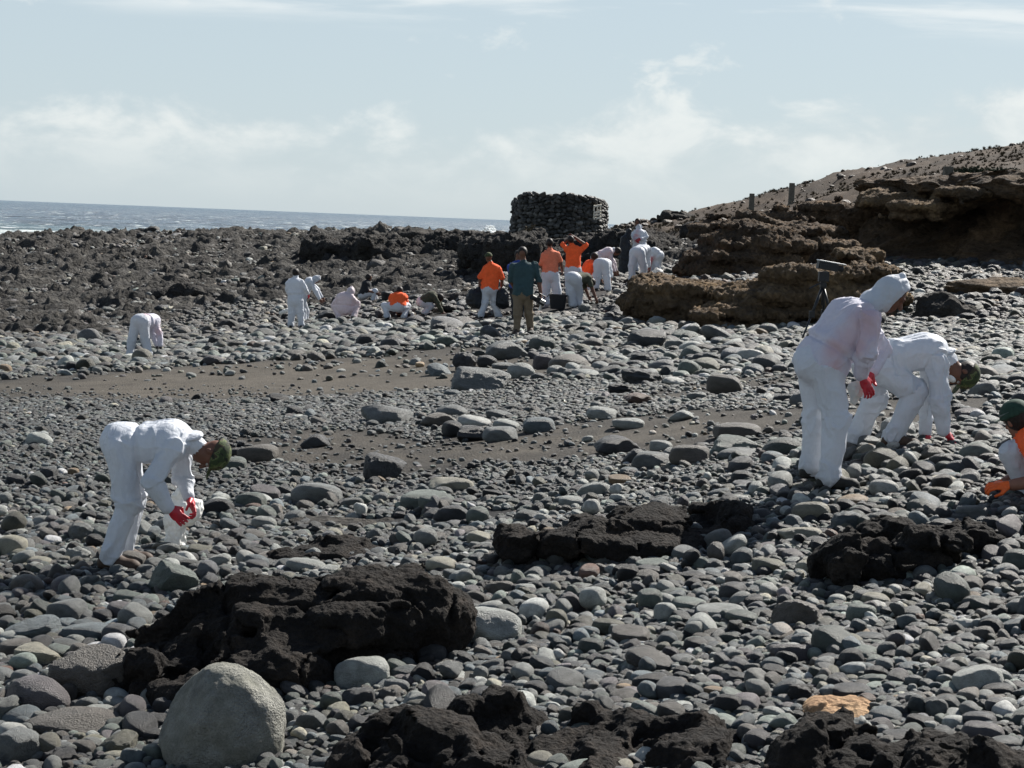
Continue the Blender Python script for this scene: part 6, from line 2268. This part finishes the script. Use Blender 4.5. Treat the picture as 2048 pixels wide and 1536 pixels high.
lump('black_bag', 'black bag carried at the left by the walker in orange', 'bag', [(K(958, 577), K(950, 590), .05, .17), (K(950, 590), K(948, 602), .19, .16), (K(944, 598), K(956, 604), .17, .15)], 'bag_black', 0.022, 0.03, 7, seed=2, group='black bags carried by the walker')
lump('black_bag', 'dark grey bag carried at the right by the walker in orange', 'bag', [(K(1004, 575), K(1004, 588), .05, .13), (K(1004, 588), K(1006, 604), .15, .16)], 'bag_black', 0.022, 0.03, 7, seed=4, group='black bags carried by the walker')
dR = 59.5
Q = lambda u, v, dz=0.0: at(u, v, dR + dz)
lump('black_bag', 'tall black bag beside the person with the red chest', 'bag', [(Q(1259, 462), Q(1253, 478), .07, .15), (Q(1253, 478), Q(1249, 502), .17, .2), (Q(1249, 502), Q(1249, 540), .2, .2)], 'bag_black', 0.03, 0.04, 6, seed=6)
dQ = ground_hit(1312, 558)
Q2 = lambda u, v, dz=0.0: at(u, v, dQ + dz)
lump('plastic_bag', 'white plastic bag on the ground under the stooping person with the red front', 'bag', [(Q2(1306, 550), Q2(1317, 548), .10, .14), (Q2(1314, 544), Q2(1313, 538), .10, .04)], 'bag_white', 0.02, 0.03, 8, seed=9)
dQ3 = ground_hit(570, 634)
Q3 = lambda u, v, dz=0.0: at(u, v, dQ3 + dz)
lump('plastic_bag', 'white plastic bag lying left of the far standing person', 'bag', [(Q3(562, 626), Q3(575, 623), .07, .10), (Q3(575, 623), Q3(580, 632), .09, .08)], 'bag_white', 0.02, 0.025, 8, seed=10)
dQ4 = ground_hit(819, 632)
Q4 = lambda u, v, dz=0.0: at(u, v, dQ4 + dz)
lump('white_rag', 'small white rag on the stones right of the squatting orange person', 'rag', [(Q4(813, 629), Q4(823, 629), .05, .06)], 'bag_white', 0.015, 0.02, 9, seed=11)


def tub():
    d = ground_hit(1115, 619) - 0.1
    b = at(1115, 618, d)
    w0, w1, hgt = 0.185, 0.225, 0.38
    n = 32
    prof = [(w0 * .98, 0.0), (w0, 0.02), (w1, hgt - .03), (w1 + .022, hgt - .03), (w1 + .022, hgt), (w1 - .012, hgt), (w0 - .02, 0.03), (0.001, 0.03)]
    V, F = [], []
    for r_, z in prof:
        for k in range(n):
            a = 2 * math.pi * k / n
            m = (abs(math.cos(a)) ** 5 + abs(math.sin(a)) ** 5) ** (-1 / 5)
            V.append((r_ * m * math.cos(a) * 1.03, r_ * m * math.sin(a) * .8, z))
    for q in range(len(prof) - 1):
        for k in range(n):
            F.append((q * n + k, q * n + (k + 1) % n, (q + 1) * n + (k + 1) % n, (q + 1) * n + k))
    root = empty('tub', b, 'dark grey square plastic tub among the orange-shirted workers', 'tub')
    add_mesh('tub_body', [(V, F)], M['black'], root, smooth=False)
    for sx in (-1, 1):
        pts = [np.array([sx * (w1 * 1.03 + .02), -.06, hgt - .02]), np.array([sx * (w1 * 1.03 + .05), -.05, hgt - .07]), np.array([sx * (w1 * 1.03 + .05), .05, hgt - .07]), np.array([sx * (w1 * 1.03 + .02), .06, hgt - .02])]
        add_mesh('handle', [tube_np(pts[i], pts[i + 1], .01, .01, 8) for i in range(3)], M['black'], root, smooth=True)


tub()


def tripod():
    d = ground_hit(1602, 684)
    P = lambda u, v, dz=0.0: at(u, v, d + dz)
    hub = P(1646, 572, .45)
    base = hub.copy()
    base[2] = ground_z(hub[0], hub[1])
    root = empty('tripod', base, 'black camera tripod standing before the tall tan outcrop', 'tripod')
    feet = [P(1601, 684, 0), P(1676, 676, .35), P(1650, 668, 1.1)]
    for f_ in feet:
        g = f_.copy()
        g[2] = ground_z(g[0], g[1]) - 0.02
        mid = hub + (g - hub) * 0.5
        a = hub + unit(g - hub) * .05
        leg = add_mesh('leg', [tube_np(a - base, mid - base, .028, .028, 8), tube_np(mid - base, g - base, .018, .016, 8)], M['black'], root, smooth=True)
        sp = unit(np.cross(g - hub, [0, 0, 1]))
        add_mesh('leg_clamp', [box_np(mid - base, (.05, .04, .06))], M['black'], leg, bevel=.008)
    add_mesh('centre_column', [tube_np(hub - base - [0, 0, .35], hub - base + [0, 0, .12], .02, .02, 10)], M['black'], root, smooth=True)
    add_mesh('tripod_head', [box_np(hub - base + [0, 0, .02], (.055, .055, .05)), box_np(hub - base + [0, 0, .17], (.09, .075, .09)), tube_np(hub - base + [.08, 0, .12], hub - base + [-.28, -.2, -.05], .012, .016, 8)], M['black'], root, bevel=.006)
    # what stands on it
    Rm = np.array(Matrix.Rotation(R(8), 3, 'Y') @ Matrix.Rotation(R(12), 3, 'Z'))
    top = hub + np.array([0.06, 0, .36])
    cr = empty('camera', top - [0, 0, .09], 'black video camera with a bright top, mounted on the tripod', 'camera')
    o = np.array([0, 0, .09])
    for nm, c, hf, mt in (('camera_body', (0, 0, 0), (.19, .07, .07), 'black'), ('top_plate', (.06, 0, .083), (.26, .075, .012), 'metal'), ('screen', (-.1, -.11, -.02), (.08, .012, .05), 'black')):
        v, f = box_np(c, hf)
        add_mesh(nm, [(v @ Rm.T + o, f)], M[mt], cr, bevel=.008)
    v, f = tube_np((.19, 0, 0), (.30, 0, 0), .05, .055, 16)
    add_mesh('lens', [(v @ Rm.T + o, f)], M['black'], cr, smooth=False)


tripod()


def hand_camera():
    c = at(1080, 602, dt_ - 0.12)
    root = empty('camera', c - [0, 0, .12], 'black video camera carried low in the teal-shirted man\'s hand', 'camera')
    o = np.array([0, 0, .12])
    Rm = np.array(Matrix.Rotation(R(28), 3, 'Y') @ Matrix.Rotation(R(20), 3, 'Z'))
    for nm, cc, hf, mt in (('camera_body', (0, 0, 0), (.10, .06, .06), 'black'), ('screen', (.02, -.085, .02), (.055, .008, .035), 'metal'), ('grip_handle', (-.02, 0, .125), (.085, .014, .014), 'black')):
        v, f = box_np(cc, hf)
        add_mesh(nm, [(v @ Rm.T + o, f)], M[mt], root, bevel=.006)
    for sx in (-.08, .05):
        v, f = tube_np((sx, 0, .05), (sx, 0, .125), .012, .012, 8)
        add_mesh('handle_post', [(v @ Rm.T + o, f)], M['black'], root)
    v, f = tube_np((-.10, 0, 0), (-.21, -.02, -.01), .045, .055, 16)
    add_mesh('lens', [(v @ Rm.T + o, f)], M['black'], root)
    v, f = tube_np((.06, 0, -.06), (.10, 0, -.17), .02, .026, 10)
    add_mesh('grip', [(v @ Rm.T + o, f)], M['metal'], root)


hand_camera()

rock_mass('flat_stone', 'orange tan flat stone lying above the corner lava shelf', 'stone', [(1676, 1424, 124, 50, 8.5, 0.2), (1722, 1416, 60, 36, 8.6, 0.12), (1640, 1432, 54, 34, 8.45, .12)], 0.008, 0.012, 9.0, M['tan'], 23, k=0.03)


def spray():
    """the splash of a wave on the rocks left of the hut"""
    rr = np.random.default_rng(23)
    V, F, o = [], [], 0
    v0, f0 = ICO[1]
    for k in range(420):
        q = rr.random()
        u = 974 + rr.normal(0, 9) * (0.5 + 0.6 * (1 - q)) + 6 * q
        v = 475 - 24 * q ** 1.3
        p = at(u, v, 104 + rr.normal(0, 1))
        s = rr.uniform(.03, .15) * (1.2 - .8 * q)
        V.append(v0 * s + p)
        F.append(f0 + o)
        o += len(v0)
    me = mesh_np('sea_spray', np.concatenate(V), np.concatenate(F), [M['foam']])
    tag(obj('sea_spray', me), kind='stuff')


spray()
